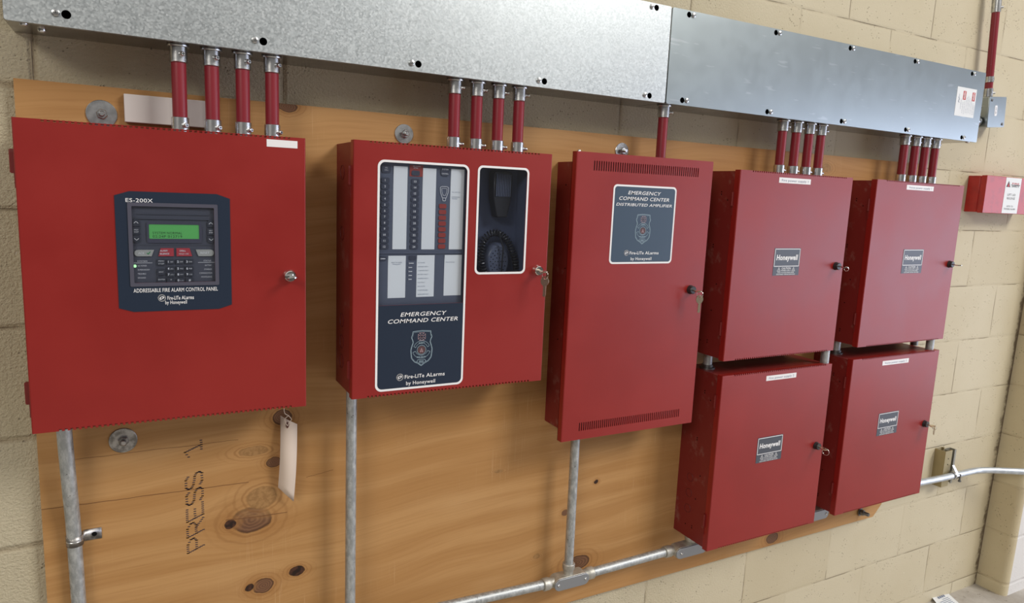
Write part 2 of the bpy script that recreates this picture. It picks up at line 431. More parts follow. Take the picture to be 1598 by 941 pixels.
c = t.mix(t.ss(streak, .66, .76, 0, .30), c, (0.20, 0.085, 0.032))
ringw = t.math('SINE', t.math('MULTIPLY', zw, 2*PI*26)); c = t.mix(t.math('MULTIPLY', t.math('MULTIPLY', t.ss(ringw, .55, 1.0), .22), t.ss(t.noise(2.2, 2), .48, .66)), c, (0.30, 0.14, 0.05))
patch = t.noise(1.0, 3, .5, t.comb(t.math('MULTIPLY', x, 2.4), 1.0, t.math('MULTIPLY', z, 5))); c = t.mix(t.ss(patch, .52, .75, 0, .35), c, (0.50, 0.305, 0.145))
saw = t.math('MULTIPLY', t.ss(t.noise(1.0, 2, .5, t.comb(t.math('MULTIPLY', x, 330), 2.0, t.math('MULTIPLY', z, 9))), .60, .72), t.ss(t.noise(3.2, 2), .50, .62)); c = t.mix(t.math('MULTIPLY', saw, .28), c, (0.60, 0.40, 0.22))
hair = t.ss(t.noise(1.0, 3, .6, t.comb(t.math('MULTIPLY', x, 22), 9.0, t.math('MULTIPLY', zw, 160))), .745, .77); c = t.mix(t.math('MULTIPLY', hair, .8), c, (0.085, 0.042, 0.020))
for kx, kz, rx, rz, kind in KNOTS:
    a = t.math('DIVIDE', t.math('SUBTRACT', xx, kx), rx); b = t.math('DIVIDE', t.math('SUBTRACT', zz0, kz), rz)
    d = t.math('SQRT', t.math('ADD', t.math('MULTIPLY', a, a), t.math('MULTIPLY', b, b)))
    halo = t.ss(d, 1.0, 2.6, .70, 0); rr = t.math('SINE', t.math('MULTIPLY', d, 26.0)); core = t.ss(d, .90, 1.10, 1, 0); swirl = t.math('MULTIPLY', t.ss(t.math('SINE', t.math('MULTIPLY', d, 11.0)), .2, 1.0), t.ss(d, 1.0, 3.0, .5, 0))
    if kind == 'dark': cc = t.mix(t.ss(rr, -.6, 1), (0.130, 0.062, 0.034), (0.190, 0.096, 0.050)); rim = (0.06, 0.026, 0.013)
    elif kind == 'hole': cc = t.mix(t.ss(t.noise(90, 3), .4, .6), (0.022, 0.012, 0.009), (0.07, 0.03, 0.018)); rim = (0.05, 0.02, 0.01)
    else: cc = t.mix(t.ss(t.noise(120, 3), .4, .6), (0.270, 0.145, 0.056), (0.340, 0.190, 0.076)); rim = (0.20, 0.10, 0.036)
    hc = (0.34, 0.165, 0.055) if kind != 'pale' else (0.42, 0.23, 0.09)
    c = t.mix(t.math('MULTIPLY', halo, t.ss(t.noise(26, 3, .6), .36, .60, .35, 1.0)), c, hc)
    c = t.mix(swirl, c, (0.235, 0.105, 0.034)); c = t.mix(core, c, cc)
    edge = t.math('MULTIPLY', t.ss(d, .86, .97, 0, 1), t.ss(d, .97, 1.10, 1, 0)); c = t.mix(t.math('MULTIPLY', edge, .8 if kind != 'pale' else .35), c, rim)
for z0, sl, xa, xb, wd in [(0.8766, -0.0142, -0.0023, 0.3467, 0.0011), (0.9621, 0.0023, 0.0479, 0.3289, 0.0007), (0.7981, -0.0510, 0.3022, 0.4208, 0.0012), (0.8628, 0.1456, 0.4600, 0.5160, 0.0007), (1.6146, -0.3887, 1.5701, 1.5737, 0.0008)]:
    dd = t.math('ABSOLUTE', t.math('SUBTRACT', t.math('ADD', z, t.math('MULTIPLY', t.math('SUBTRACT', t.noise(14, 3), .5), .006)), t.math('ADD', t.math('MULTIPLY', t.math('SUBTRACT', x, xa), sl), z0)))
    m_ = t.math('MULTIPLY', t.ss(dd, wd*.4, wd, 1, 0), t.math('MULTIPLY', t.math('GREATER_THAN', x, xa), t.math('LESS_THAN', x, xb)))
    c = t.mix(t.math('MULTIPLY', m_, .8), c, (0.12, 0.05, 0.02))
# one finish over the whole sheet, bumped by the fine grain
t.set(c, .55, 0, .25); t.bump(fine, .10, .0008)
t = NT('plywood_edge'); t.set(t.mix(t.ss(t.noise(1.0, 3, .5, t.comb(t.math('MULTIPLY', t.xyz()[1], 400), 0.0, t.math('MULTIPLY', t.xyz()[3], 20))), .4, .6), (0.42, 0.27, 0.14), (0.28, 0.15, 0.07)), .7)
plain('stencil_ink', (0.028, 0.020, 0.034), .7)

# ------------------------------------------------------------------ the setting
b = MB(); b.box(-1.6, 3.45, .018, .22, -.045, 3.3); structure(b.build('wall_back', 'painted_block'))
b = MB(); b.box(-2.5, 7.0, -6.5, .22, -.16, -.045); structure(b.build('floor', 'concrete_floor'))
# pier standing proud of the wall, with a rounded arris
def pier_ring(z):
    dx = .029*(z + .045)
    P = [(3.169+dx, .018)]
    r = .024
    for k in range(7):
        a = math.radians(180 + 90*k/6); P.append((3.169+dx+r + r*math.cos(a), -.090+r + r*math.sin(a)))
    P += [(3.75, -.090), (3.75, .018)]
    return [(p[0], p[1], z) for p in P]
b = MB(); lo, hi = pier_ring(-.045), pier_ring(3.3); n = len(lo)
b.add(lo + hi, [tuple((i, (i+1) % n, n+(i+1) % n, n+i)) for i in range(n)] + [tuple(range(n-1,-1,-1)), tuple(range(n, 2*n))])
structure(b.build('wall_pier', 'painted_block_pier'))

# ------------------------------------------------------------------ plywood backboard
PLY = thing('plywood_backboard', 'large knotty plywood sheet on the wall behind the red cabinets', 'plywood board', (1.215, 0, .405))
b = MB(); b.poly([(0,.405),(2.395,.405),(2.435,.445),(2.435,1.615),(0,1.615)], 0.0, .0175); b.build('sheet', 'plywood', PLY)
def dash(b, p, ln, w): b.add([(p[0]-ln/2, -.0003, p[1]-w/2), (p[0]+ln/2, -.0003, p[1]-w/2), (p[0]+ln/2, -.0003, p[1]+w/2), (p[0]-ln/2, -.0003, p[1]+w/2)], [(0,1,2,3)])
STROKES = {'P': [[(0,0),(0,1)],[(0,1),(.7,1),(1,.8),(1,.62),(.7,.45),(0,.45)]], 'R': [[(0,0),(0,1)],[(0,1),(.7,1),(1,.8),(1,.62),(.7,.45),(0,.45)],[(.5,.45),(1,0)]],
           'E': [[(1,1),(0,1),(0,0),(1,0)],[(0,.5),(.75,.5)]], 'S': [[(1,.86),(.8,1),(.2,1),(0,.85),(0,.66),(.2,.54),(.8,.46),(1,.34),(1,.15),(.8,0),(.2,0),(0,.14)]],
           '1': [[(0,.80),(.5,1),(.5,0)],[(.15,0),(.85,0)]]}
SB = (0.2615, 0.7545); ST = (0.2333, 0.7428); SE = (0.2632, 0.9540)   # foot of the P, head of the P, foot of the 1
adv = (SE[1]-SB[1])/6.15
sten = {'word': MB(), 'number': MB()}
for i, ch in enumerate('PRESS 1'):
    for st in STROKES.get(ch, []):
        for (a0, b0), (a1, b1) in zip(st, st[1:]):
            q = lambda a, h: (SB[0] + (ST[0]-SB[0])*h, SB[1] + adv*(i + .78*a) + (ST[1]-SB[1])*h)
            p0, p1 = q(a0, b0), q(a1, b1); L = math.hypot(p1[0]-p0[0], p1[1]-p0[1]); m = max(2, int(L/.0040))
            for k in range(m + 1): dash(sten['number' if i > 4 else 'word'], (p0[0]+(p1[0]-p0[0])*k/m + random.uniform(-.0004,.0004), p0[1]+(p1[1]-p0[1])*k/m), .0046, .0019)
for k_, b in sten.items(): b.build('stencil_' + k_, 'stencil_ink', PLY, flat=True)['label'] = 'dotted black stencil ' + k_

# ------------------------------------------------------------------ cabinet helpers
def pan_door(root, x0, w, zt, h, yf, dep, notch=(.045, .395, 47), holes=(), nt=True, mat='red_powder_coat', lip=0.0):
    """front sheet with a notched top and bottom bend and a returned edge"""
    x1, z0 = x0+w, zt-h; b = MB(); H = list(holes)
    na, nb, nn = notch; pw = (nb-na)/nn
    slots = [(x0+na+k*pw, x0+na+k*pw+pw*.52) for k in range(nn+1)] if nt else []
    for a, c in slots: H += [(a, c, zt-.0036, zt+1), (a, c, z0-1, z0+.0036)]
    r = .0022
    b.plate(x0+r, x1-r, z0, zt, yf, yf+.0016, H)
    for cx in (x0+r, x1-r): b.cyl((cx, yf+r, z0), (cx, yf+r, zt), r, 12)
    for cx in (x0, x1-.0016): b.box(cx, cx+.0016, yf+r, yf+dep, z0, zt)
    xs = [x0+r] + [q for s in slots for q in s] + [x1-r]
    for z in (z0, zt-.0016):
        for k in range(0, len(xs), 2): b.box(xs[k], xs[k+1], yf+.0016, yf+.0065, z, z+.0016)
        b.box(x0+.0016, x1-.0016, yf+.0065, yf+dep, z, z+.0016)
    if lip: b.plate(x0, x1, z0, zt, yf+dep-.0012, yf+dep, [(x0+lip, x1-lip, z0+lip*.62, zt-lip*.85)])
    return b.build('door', mat, root)
def tray(root, x0, x1, z0, z1, yf, knock=(), pins=(), mat='red_side_paint'):
    b = MB(); s = .0018
    b.box(x0, x1, -s, 0, z0, z1)
    b.box(x0, x0+s, yf, -s, z0, z1); b.box(x1-s, x1, yf, -s, z0, z1)
    b.box(x0+s, x1-s, yf, -s, z0, z0+s); b.box(x0+s, x1-s, yf, -s, z1-s, z1)
    o = b.build('cabinet_body', mat, root)
    if knock:
        for (y, z, r) in knock:
            b = MB(); P = [(x0-.0002, y + r*math.cos(2*PI*k/28), z + r*math.sin(2*PI*k/28)) for k in range(28)]
            b.tube(P, .0007, 6, True); b.build('knockout', 'red_knockout', o)
    if pins:
        b = MB()
        for (y, z) in pins: b.cyl((x0+.0005, y, z), (x0-.0004, y, z), .0017, 10)
        b.build('pilot_holes', 'hole_black', o)
    return o
def hinges(root, x0, zs, yc, out=0.0):
    for z in zs:
        b = MB(); b.box(x0-.0035-out, x0+.001, yc-.003, yc+.003, z-.018, z+.018); b.cyl((x0-.0022-out, yc, z-.017), (x0-.0022-out, yc, z+.017), .0030, 12)
        b.box(x0-.0015-out*.5, x0+.001, yc-.0018, yc+.0018, z-.040, z-.018)
        b.build('hinge', 'red_side_paint', root)
def lock(root, x, z, yf, mat):
    b = MB(); b.lathe((x, yf+.001, z), (0,-1,0), [(.0112, 0), (.0112, .003), (.0098, .0055), (.0098, .0115), (.0085, .0130), (.0040, .0130)], 26)
    o = b.build('lock', mat, root)
    b = MB(); b.box(x-.0042, x+.0042, yf-.0124, yf-.0118, z-.0007, z+.0007); b.build('keyway', 'hole_black', o)
    return o
def key_mesh(x, y, z, ln=.024, wid=.017, tilt=0.0):
    """key standing out of a lock, bow towards the room, lying almost flat"""
    b = MB(); c, s = math.cos(tilt), math.sin(tilt); P = []
    sh = [(-.0036,.004),(.0036,.004),(.0036,-.006)] + [(wid/2*math.cos(a), -.006-(ln-.006)/2 + (ln-.006)/2*math.sin(a)) for a in [math.radians(50-280*k/14) for k in range(15)]] + [(-.0036,-.006)]
    up = [(x+p[0]*c, y+p[1], z+.0011+p[0]*s) for p in sh]; dn = [(q[0], q[1], q[2]-.0022) for q in up]; n = len(sh)
    b.add(up+dn, [tuple(range(n)), tuple(range(2*n-1, n-1, -1))] + [(i, n+i, n+(i+1) % n, (i+1) % n) for i in range(n)])
    return b
def hanging_key(x, y, z, ln, rot=.35):
    """spare key hanging from a ring, z is the hole in its bow"""
    b = MB(); out = [( .0095*math.sin(a), -.006+.0105*math.cos(a)) for a in [math.radians(-155+310*k/18) for k in range(19)]]
    out += [(.0036,-.018),(.0036,-ln+.004),(.0010,-ln),(-.0036,-ln+.003)]
    z_ = -ln+.005
    for k in range(4): out += [(-.0036, z_), (-.0018, z_+.002), (-.0036, z_+.004)]; z_ += .0048
    c, s = math.cos(rot), math.sin(rot)
    f = MB(); f.poly(out, -.001, .001, [circ(0, 0, .0022, 12)])
    b.add([(x + p[0]*c - p[1]*s, y + p[0]*s + p[1]*c, z + p[2]) for p in f.v], f.f)
    return b
def ring_mesh(c, r, axis=(1,0,0), minor=.0006):
    a = Vector(axis).normalized(); u = a.orthogonal().normalized(); w = a.cross(u); b = MB()
    b.tube([Vector(c) + (u*math.cos(2*PI*k/30) + w*math.sin(2*PI*k/30))*r for k in range(30)], minor, 8, True); return b
def keys(x, z, yf, label, spare=0.0, ring=0.0, mat='chrome', tilt=.1, rot=.35):
    y0 = yf-.0125
    t = thing('key_set' if spare else 'key', label, 'key', (x, y0, z))
    key_mesh(x, y0, z, .026, .017, tilt).build('key', mat, t)
    if ring:
        rc = (x+.001, y0-.021, z-ring+.002); ring_mesh(rc, ring, (1,.25,0)).build('key_ring', 'chrome', t)
        if spare: hanging_key(x+.001, y0-.021, rc[2]-ring+.0018, spare, rot).build('spare_key', mat, t)
    return t
def shield(par, cx, cz, s, y, tiny=True):
    """badge printed on the overlays: outline, cross, flame disc and two ribbons; s = height"""
    k = s/340.0; W = [(-90,163),(0,170),(90,163),(92,136),(103,108),(90,78),(87,58),(100,20),(108,-12),(104,-60),(98,-95),(70,-128),(38,-143),(0,-170)]
    pts = [(0,170)] + W[2:] + [(-p[0], p[1]) for p in W[2:-1][::-1]]
    b = MB(); f = lambda p, q=1.0: (cx+p[0]*k*q, cz+p[1]*k*q)
    b.ribbon([f(p) for p in pts], 4*k, y, True); b.ribbon([f(p, .945) for p in pts], 2*k, y, True)
    for r0, lo, hi in ((62, 18, 162), (84, 22, 158)): b.ribbon([f((r0*math.cos(math.radians(a)), -12+r0*math.sin(math.radians(a)))) for a in range(lo, hi+1, 6)], 3*k, y)
    for r0 in (64, 92): b.ribbon([f((r0*math.cos(math.radians(a)), -4+r0*math.sin(math.radians(a)))) for a in range(200, 341, 6)], 3*k, y)
    for sg in (-1, 1):
        b.ribbon([f((sg*59, 8)), f((sg*78, 22))], 3*k, y); b.ribbon([f((sg*60, -26)), f((sg*86, -36))], 3*k, y)
    b.ribbon([f(p) for p in [(-36,-110),(36,-110),(44,-126),(30,-140),(-30,-140),(-44,-126)]], 3*k, y, True)
    b.ribbon([f(p) for p in circ(0, -16, 44, 28)], 4*k, y, True)
    b.text('AUDIO', cx, cz+52*k, y, 15*k, 58*k, bold=.02); b.text('ECC-50/100', cx, cz-84*k, y, 13*k, 88*k, bold=.02); b.text('SERIES', cx, cz-126*k, y, 12*k, 46*k, bold=.02)
    b.build('badge_outline', 'print_pale', par, flat=True)
    b = MB(); b.poly([f(p) for p in circ(0, -16, 38, 24)], y, y+.0001); b.build('badge_disc', 'print_maroon', par, flat=True)
    b = MB()
    for a in range(4):                                                   # four flared arms of the cross
        c_, s_ = math.cos(a*PI/2), math.sin(a*PI/2); R = lambda p: f((p[0]*c_-p[1]*s_, 112+p[0]*s_+p[1]*c_))
        b.ribbon([R(p) for p in [(-6,6),(-9,22),(-26,36),(26,36),(9,22),(6,6)]], 3.5*k, y)
    b.ribbon([f(p) for p in circ(0, 112, 11, 16)], 4*k, y, True); b.ribbon([f(p) for p in [(0,0),(-15,-40),(0,-26),(15,-40),(0,0)]], 5*k, y-.0001)
    b.build('badge_cross', 'print_pink', par, flat=True)
def maker_mark(b, xl, xr, z, z2, y, h):
    """round emblem, the maker's name and its second line"""
    r = h*.95; cx = xl+r
    b.ribbon(circ(cx, z, r*.86, 26), r*.22, y, True)
    b.ribbon([(cx-r*.5, z-r*.12), (cx-r*.1, z+r*.34), (cx+r*.45, z+r*.28)], r*.24, y); b.ribbon([(cx-r*.42, z-r*.36), (cx+r*.05, z-r*.26), (cx+r*.5, z+r*.12)], r*.24, y)
    x_ = cx+r*1.35; wd = xr-x_
    b.text('Fire-LITe', x_, z, y, h, wd*.48, 'L', .012); b.text('ALarms', xr, z, y, h, wd*.47, 'R', .012)
    b.text('by Honeywell', xl+(xr-xl)*.50, z2, y, h*.98, (xr-xl)*.60, bold=.008)

# ------------------------------------------------------------------ control panel at the left
X0, WD, ZT, HT, YF = .0103, .4226, 1.5455, .4854, -.1339
ES = thing('fire_alarm_panel', 'large red control panel with a lit green display and keypad', 'alarm panel', (.2216, 0, 1.06))
tray(ES, X0+.003, X0+WD-.003, ZT-HT+.003, ZT-.003, YF+.004)
FO = [(0.1545, 1.4259), (0.2879, 1.4264), (0.2875, 1.2900), (0.1551, 1.2913)]
fx0, fx1 = (FO[0][0]+FO[3][0])/2, (FO[1][0]+FO[2][0])/2; fz0, fz1 = (FO[2][1]+FO[3][1])/2, (FO[0][1]+FO[1][1])/2
g = .0058
pan_door(ES, X0, WD, ZT, HT, YF, .020, (.036, .392, 46), [(fx0+g, fx1-g, fz0+g, fz1-g)])
hinges(ES, X0, (1.482, 1.122), YF+.019, .003)
OV = [(0.1575, 1.4439), (0.2874, 1.4433), (0.3072, 1.4364), (0.3072, 1.2557), (0.2861, 1.2482), (0.1589, 1.2500), (0.1386, 1.2562), (0.1361, 1.4364)]
xl = (OV[7][0]+OV[6][0])/2; xr = (OV[2][0]+OV[3][0])/2; zu = (OV[0][1]+OV[1][1])/2; zl = (OV[4][1]+OV[5][1])/2; xa = (OV[0][0]+OV[5][0])/2; xb = (OV[1][0]+OV[4][0])/2
za = (OV[7][1]+OV[2][1])/2; zb = (OV[6][1]+OV[3][1])/2
b = MB(); b.poly([(xa,zl),(xb,zl),(xr,zb),(xr,za),(xb,zu),(xa,zu),(xl,za),(xl,zb)], YF-.0009, YF, [rrect(fx0+g, fx1-g, fz0+g, fz1-g, .001, 2)])
ov = b.build('navy_overlay', 'navy_overlay', ES); ov['label'] = 'navy overlay with cut corners'
b = MB(); y = YF-.0012
q = (0.1721, 1.4297); b.text('ES-200X', q[0], q[1], y, .0062, .0385, bold=.006); b.build('model_print', 'print_white', ov, flat=True); b = MB()
q0 = (0.1589, 1.2842); q1 = (0.2852, 1.2842); b.text('ADDRESSABLE FIRE ALARM CONTROL PANEL', (q0[0]+q1[0])/2, (q0[1]+q1[1])/2, y, .0066, q1[0]-q0[0], bold=.006)
q0 = (0.1935, 1.2705); q1 = (0.2478, 1.2710); q2 = (0.2206, 1.2633)
b.build('title_print', 'print_white', ov, flat=True); b = MB(); maker_mark(b, q0[0], q1[0], (q0[1]+q1[1])/2, q2[1], y, .0064); b.build('maker_print', 'print_white', ov, flat=True)
b = MB(); b.poly(rrect(fx0, fx1, fz0, fz1, .002, 3), YF-.0022, YF-.0009, [rrect(fx0+g, fx1-g, fz0+g, fz1-g, .001, 2)]); b.build('display_frame', 'keypad_frame', ES)
# recessed keypad
KY = YF+.0036
kp = MB(); kp.box(fx0+g-.004, fx1-g+.004, KY, KY+.004, fz0+g-.004, fz1-g+.004)
q = [(0.1588, 1.3577), (0.2822, 1.3581)]; kp.box(q[0][0], q[1][0], KY-.0008, KY, q[0][1]-.0004, q[0][1]+.0004)
q = [(0.1684, 1.3999), (0.2747, 1.4219)]; kp.box(q[0][0], q[1][0], KY-.0025, KY, q[0][1], q[0][1]+.0012); kp.box(q[0][0], q[1][0], KY-.0015, KY, q[0][1]+.0075, q[0][1]+.0085)
KP = kp.build('keypad', 'keypad_plastic', ES)
A, B_ = (0.1808, 1.3956), (0.2633, 1.3612); C_, D_ = (0.1844, 1.3915), (0.2585, 1.3682)
b = MB(); b.poly(rrect(A[0], B_[0], B_[1], A[1], .004), KY-.0016, KY, [rrect(C_[0], D_[0], D_[1], C_[1], .0015)]); b.build('display_bezel', 'keypad_frame', KP)
b = MB(); b.box(C_[0]-.001, D_[0]+.001, KY-.0006, KY, D_[1]-.001, C_[1]+.001); b.build('display_screen', 'lcd_green', KP)
b = MB(); q0 = (0.1895, 1.3777); q1 = (0.2330, 1.3781); q2 = (0.1893, 1.3721)
b.text('SYSTEM NORMAL', q0[0], q0[1], KY-.0008, .0042, q1[0]-q0[0], 'L'); b.text('02:24P 012719', q2[0], q2[1], KY-.0008, .0042, (q1[0]-q0[0]), 'L'); b.build('screen_text', 'lcd_ink', KP, flat=True)
pr = MB()                                                            # white print on the keypad
def kbtn(u0, u1, v0, v1, mat, cut=None, name='button'):
    b = MB(); x0, x1, z0, z1 = u0[0], u1[0], v1[1], v0[1]
    if cut == 'l': P = [(x0+.0008,z0),(x1,z0),(x1,z1),(x0+.0045,z1)]
    elif cut == 'r': P = [(x0,z0),(x1-.0008,z0),(x1-.0045,z1),(x0,z1)]
    elif cut == 'pl': h = (z1-z0)/2; P = [(x0+h+h*math.cos(math.radians(90+180*k/8)), z0+h+h*math.sin(math.radians(90+180*k/8))) for k in range(9)] + [(x1-.004, z0), (x1, z1)]
    elif cut == 'pr': h = (z1-z0)/2; P = [(x0, z1), (x0+.004, z0)] + [(x1-h+h*math.cos(math.radians(-90+180*k/8)), z0+h+h*math.sin(math.radians(-90+180*k/8))) for k in range(9)]
    elif cut == 'up': m = (x0+x1)/2; P = [(x0,z0),(x1,z0),(x1,z1-.004),(x1-.004,z1),(x0+.004,z1),(x0,z1-.004)]
    elif cut == 'dn': P = [(x0,z0+.004),(x0+.004,z0),(x1-.004,z0),(x1,z0+.004),(x1,z1),(x0,z1)]
    else: P = rrect(x0, x1, z0, z1, .0012, 3)
    b.poly(P, KY-.0022, KY); b.build(name, mat, KP); return ((x0+x1)/2, (z0+z1)/2)
PY = KY-.0025
kbtn((0.1622, 1.3500), (0.1907, 1.3500), (0.1762, 1.3500), (0.1758, 1.3396), 'button_grey', 'pl', 'ack_button')
kbtn((0.1959, 1.3528), (0.2196, 1.3528), (0.2082, 1.3528), (0.2078, 1.3396), 'button_red', 'l', 'alarm_button')
kbtn((0.2235, 1.3529), (0.2479, 1.3529), (0.2352, 1.3529), (0.2349, 1.3395), 'button_red', 'r', 'drill_button')
kbtn((0.2528, 1.3505), (0.2808, 1.3505), (0.2672, 1.3505), (0.2669, 1.3395), 'button_grey', 'pr', 'reset_button')
for u0, u1 in (((0.1610, 1.3807), (0.1715, 1.3808)), ((0.2711, 1.3808), (0.2827, 1.3810))):
    zc = (u0[1]+u1[1])/2; hh = .0135
    for s_ in (1, 0, -1):
        c0 = zc + s_*hh*1.0
        p = kbtn((u0[0], 0), (u1[0], 0), (0, c0+hh*.46), (0, c0-hh*.46), 'button_dark', 'up' if s_ == 1 else 'dn' if s_ == -1 else None, 'scroll_button' if s_ else 'display_button')
        if s_: pr.ribbon([(p[0]-.003, p[1]-s_*.0012), (p[0], p[1]+s_*.0016), (p[0]+.003, p[1]-s_*.0012)], .0008, PY)
        else: pr.text('PREV' if u0[0] < .2 else 'NEXT', p[0], p[1]+.0017, PY, .0022, .0060); pr.text('DISP', p[0], p[1]-.0018, PY, .0022, .0062)
q = (0.1722, 1.3449); pr.text('ACK', q[0], q[1], PY, .0038, .0088)
q = (0.2668, 1.3452); pr.text('RESET', q[0], q[1], PY, .0038, .0140)
q = (0.2046, 1.3488); pr.text('ALARM', q[0], q[1], PY, .0027, .0110, bold=.02); q = (0.2058, 1.3437); pr.text('SILENCE', q[0], q[1], PY, .0027, .0140, bold=.02)
q = (0.2329, 1.3487); pr.text('DRILL', q[0], q[1], PY, .0027, .0090, bold=.02); q = (0.2347, 1.3436); pr.text('HOLD 2 SEC', q[0], q[1], PY, .0025, .0150)
ROWS = [(0.2289, 1.3306), (0.2285, 1.3192), (0.2283, 1.3094), (0.2280, 1.2996)]
COLS = [(0.2143, 1.3200), (0.2286, 1.3198), (0.2423, 1.3196)]
CAP = [['1 ABC', '2 DEF', '3 GHI'], ['4 JKL', '5 MNO', '6 PQR'], ['7 STU', '8 VWX', '9 YZ'], ['*', '0 (-/)', '#']]
for r_, R_ in enumerate(ROWS):
    for c_, Cc in enumerate(COLS):
        hw, hh = .0062, .0038; kbtn((Cc[0]-hw, 0), (Cc[0]+hw, 0), (0, R_[1]+hh), (0, R_[1]-hh), 'button_dark', None, 'number_key')
        t_ = CAP[r_][c_]
        if len(t_) > 1: pr.text(t_[0], Cc[0]-.0034, R_[1], PY, .0036, bold=.03); pr.text(t_[2:], Cc[0]+.0018, R_[1]-.0003, PY, .0019, .0048)
        else: pr.text(t_, Cc[0], R_[1], PY, .0036, bold=.03)
for q, txt in (((0.2005, 1.3296), ('MENU', 'STOP')), ((0.2000, 1.3138), ('ESC',)), ((0.2003, 1.3012), ('ENTER',))):
    hw, hh = .0062, .0052; kbtn((q[0]-hw, 0), (q[0]+hw, 0), (0, q[1]+hh), (0, q[1]-hh), 'button_dark', None, 'function_key')
    for k, s_ in enumerate(txt): pr.text(s_, q[0], q[1]+(.0022-.0044*k if len(txt) > 1 else 0), PY, .0022, .0018*len(s_)+.0012)
py = KY-.0003
def stat(q, s_, al, w): pr.text(s_, q[0], q[1], py, .0024, w, al)
stat((0.1731, 1.3315), 'SYSTEM', 'C', .0140); stat((0.2703, 1.3318), 'STATUS', 'C', .0118)
q0, q1 = (0.1605, 1.3287), (0.1872, 1.3288); pr.ribbon([(q0[0], q0[1]), (q1[0], q0[1])], .0006, py)
q0, q1 = (0.2561, 1.3288), (0.2825, 1.3295); pr.ribbon([(q0[0], q0[1]), (q1[0], q0[1])], .0006, py)
stat((0.1663, 1.3240), 'AC POWER', 'L', .0130); stat((0.1660, 1.3175), 'SUPERVISORY', 'L', .0175); stat((0.1658, 1.3109), 'TROUBLE', 'L', .0120); stat((0.1656, 1.3044), 'GROUND', 'L', .0115)
stat((0.2773, 1.3239), 'BATTERY', 'R', .0108); stat((0.2771, 1.3172), 'DISABLED', 'R', .0118); stat((0.2773, 1.3107), 'COMMUNICATION', 'R', .0198); stat((0.2771, 1.3042), 'MAINTENANCE', 'R', .0170)
pr.build('keypad_print', 'print_white', KP, flat=True)
q = (0.1622, 1.3236); b = MB(); b.lathe((q[0], KY, q[1]), (0,-1,0), [(.0024, 0), (.0024, .0006), (.0012, .0012)], 14); b.build('power_light', 'led_green', KP)['label'] = 'lit green power light'
b = MB(); q = (0.1826, 1.3449); b.ribbon([(q[0]-.0022, q[1]), (q[0]-.0006, q[1]-.0017), (q[0]+.0025, q[1]+.0022)], .0012, PY); b.build('tick_mark', 'tick_green', KP, flat=True)
b = MB(); b.box(fx0+g-.001, fx1-g+.001, YF+.0003, YF+.0007, fz0+g-.001, fz1-g+.001); b.build('clear_window', 'clear_pane', ES)
lock(ES, .4040, 1.3040, YF, 'chrome')
keys(.4040, 1.3040, YF, 'small key left in the chrome lock of the panel with the green display', tilt=.25)
A, B_ = (0.3677, 1.5387), (0.4189, 1.5279)
b = MB(); b.box(A[0], B_[0], YF-.0005, YF, (A[1]+B_[1])/2-.0062, (A[1]+B_[1])/2+.0062); b.build('label_tape', 'label_tape', ES)['label'] = 'blank white label tape'

# ------------------------------------------------------------------ command center with two windows
X0, WD, ZT, HT, YF = .518, .4207, 1.550, .487, -.1328
EC = thing('command_center_cabinet', 'red cabinet with two windows, numbered buttons and a microphone inside', 'alarm cabinet', (X0+WD/2, 0, ZT-HT))
tray(EC, X0+.003, X0+WD-.003, ZT-HT+.003, ZT-.003, YF+.004, [(-.045, z, .0135) for z in (1.492, 1.375, 1.202, 1.158, 1.118)])
O = [(0.5627, 1.5166), (0.7480, 1.5184), (0.7507, 1.0718), (0.5642, 1.0740)]
wx0, wx1 = (O[0][0]+O[3][0])/2, (O[1][0]+O[2][0])/2; wz1, wz0 = (O[0][1]+O[1][1])/2, (O[2][1]+O[3][1])/2
S_ = [(0.5647, 1.2433), (0.7512, 1.2424)]; wzm = (S_[0][1]+S_[1][1])/2
O = [(0.7662, 1.5178), (0.8847, 1.5185), (0.8848, 1.2995), (0.7692, 1.3004)]
vx0, vx1 = (O[0][0]+O[3][0])/2, (O[1][0]+O[2][0])/2; vz1, vz0 = (O[0][1]+O[1][1])/2, (O[2][1]+O[3][1])/2
e = .0042
pan_door(EC, X0, WD, ZT, HT, YF, .018, (.030, .385, 46), [(wx0+e, wx1-e, wzm, wz1-e), (vx0+e, vx1-e, vz0+e, vz1-e)])
hinges(EC, X0, (1.486, 1.118), YF+.016)
bl = MB(); bl.poly(rrect(wx0, wx1, wz0, wz1, .013, 8), YF-.0006, YF, [rrect(wx0+e, wx1-e, wz0+e, wz1-e, .010, 8)])
bl.build('window_border', 'print_white', EC)
bl = MB(); bl.poly(rrect(vx0, vx1, vz0, vz1, .011, 8), YF-.0006, YF, [rrect(vx0+e, vx1-e, vz0+e, vz1-e, .008, 8)]); bl.build('window_border', 'print_white', EC)
low = [p for p in rrect(wx0+e, wx1-e, wz0+e, wz1-e, .010, 8) if p[1] < wzm]
low = [(wx0+e, wzm)] + sorted([p for p in low if p[0] < (wx0+wx1)/2], key=lambda p: -p[1]) + sorted([p for p in low if p[0] > (wx0+wx1)/2], key=lambda p: p[1]) + [(wx1-e, wzm)]
b = MB(); b.poly(low, YF-.0005, YF); nv = b.build('name_overlay', 'navy_overlay', EC)
b = MB(); y = YF-.0009
def line(a, c, s_, h, **kw): b.text(s_, (a[0]+c[0])/2, (a[1]+c[1])/2, y, h, c[0]-a[0], **kw)
line((0.6122, 1.2237), (0.7091, 1.2248), 'EMERGENCY', .0082, bold=.008, shear=.22)
line((0.5874, 1.2118), (0.7337, 1.2110), 'COMMAND CENTER', .0082, bold=.008, shear=.22)
q0, q1, q2 = (0.6061, 1.1005), (0.7086, 1.0970), (0.6574, 1.0855)
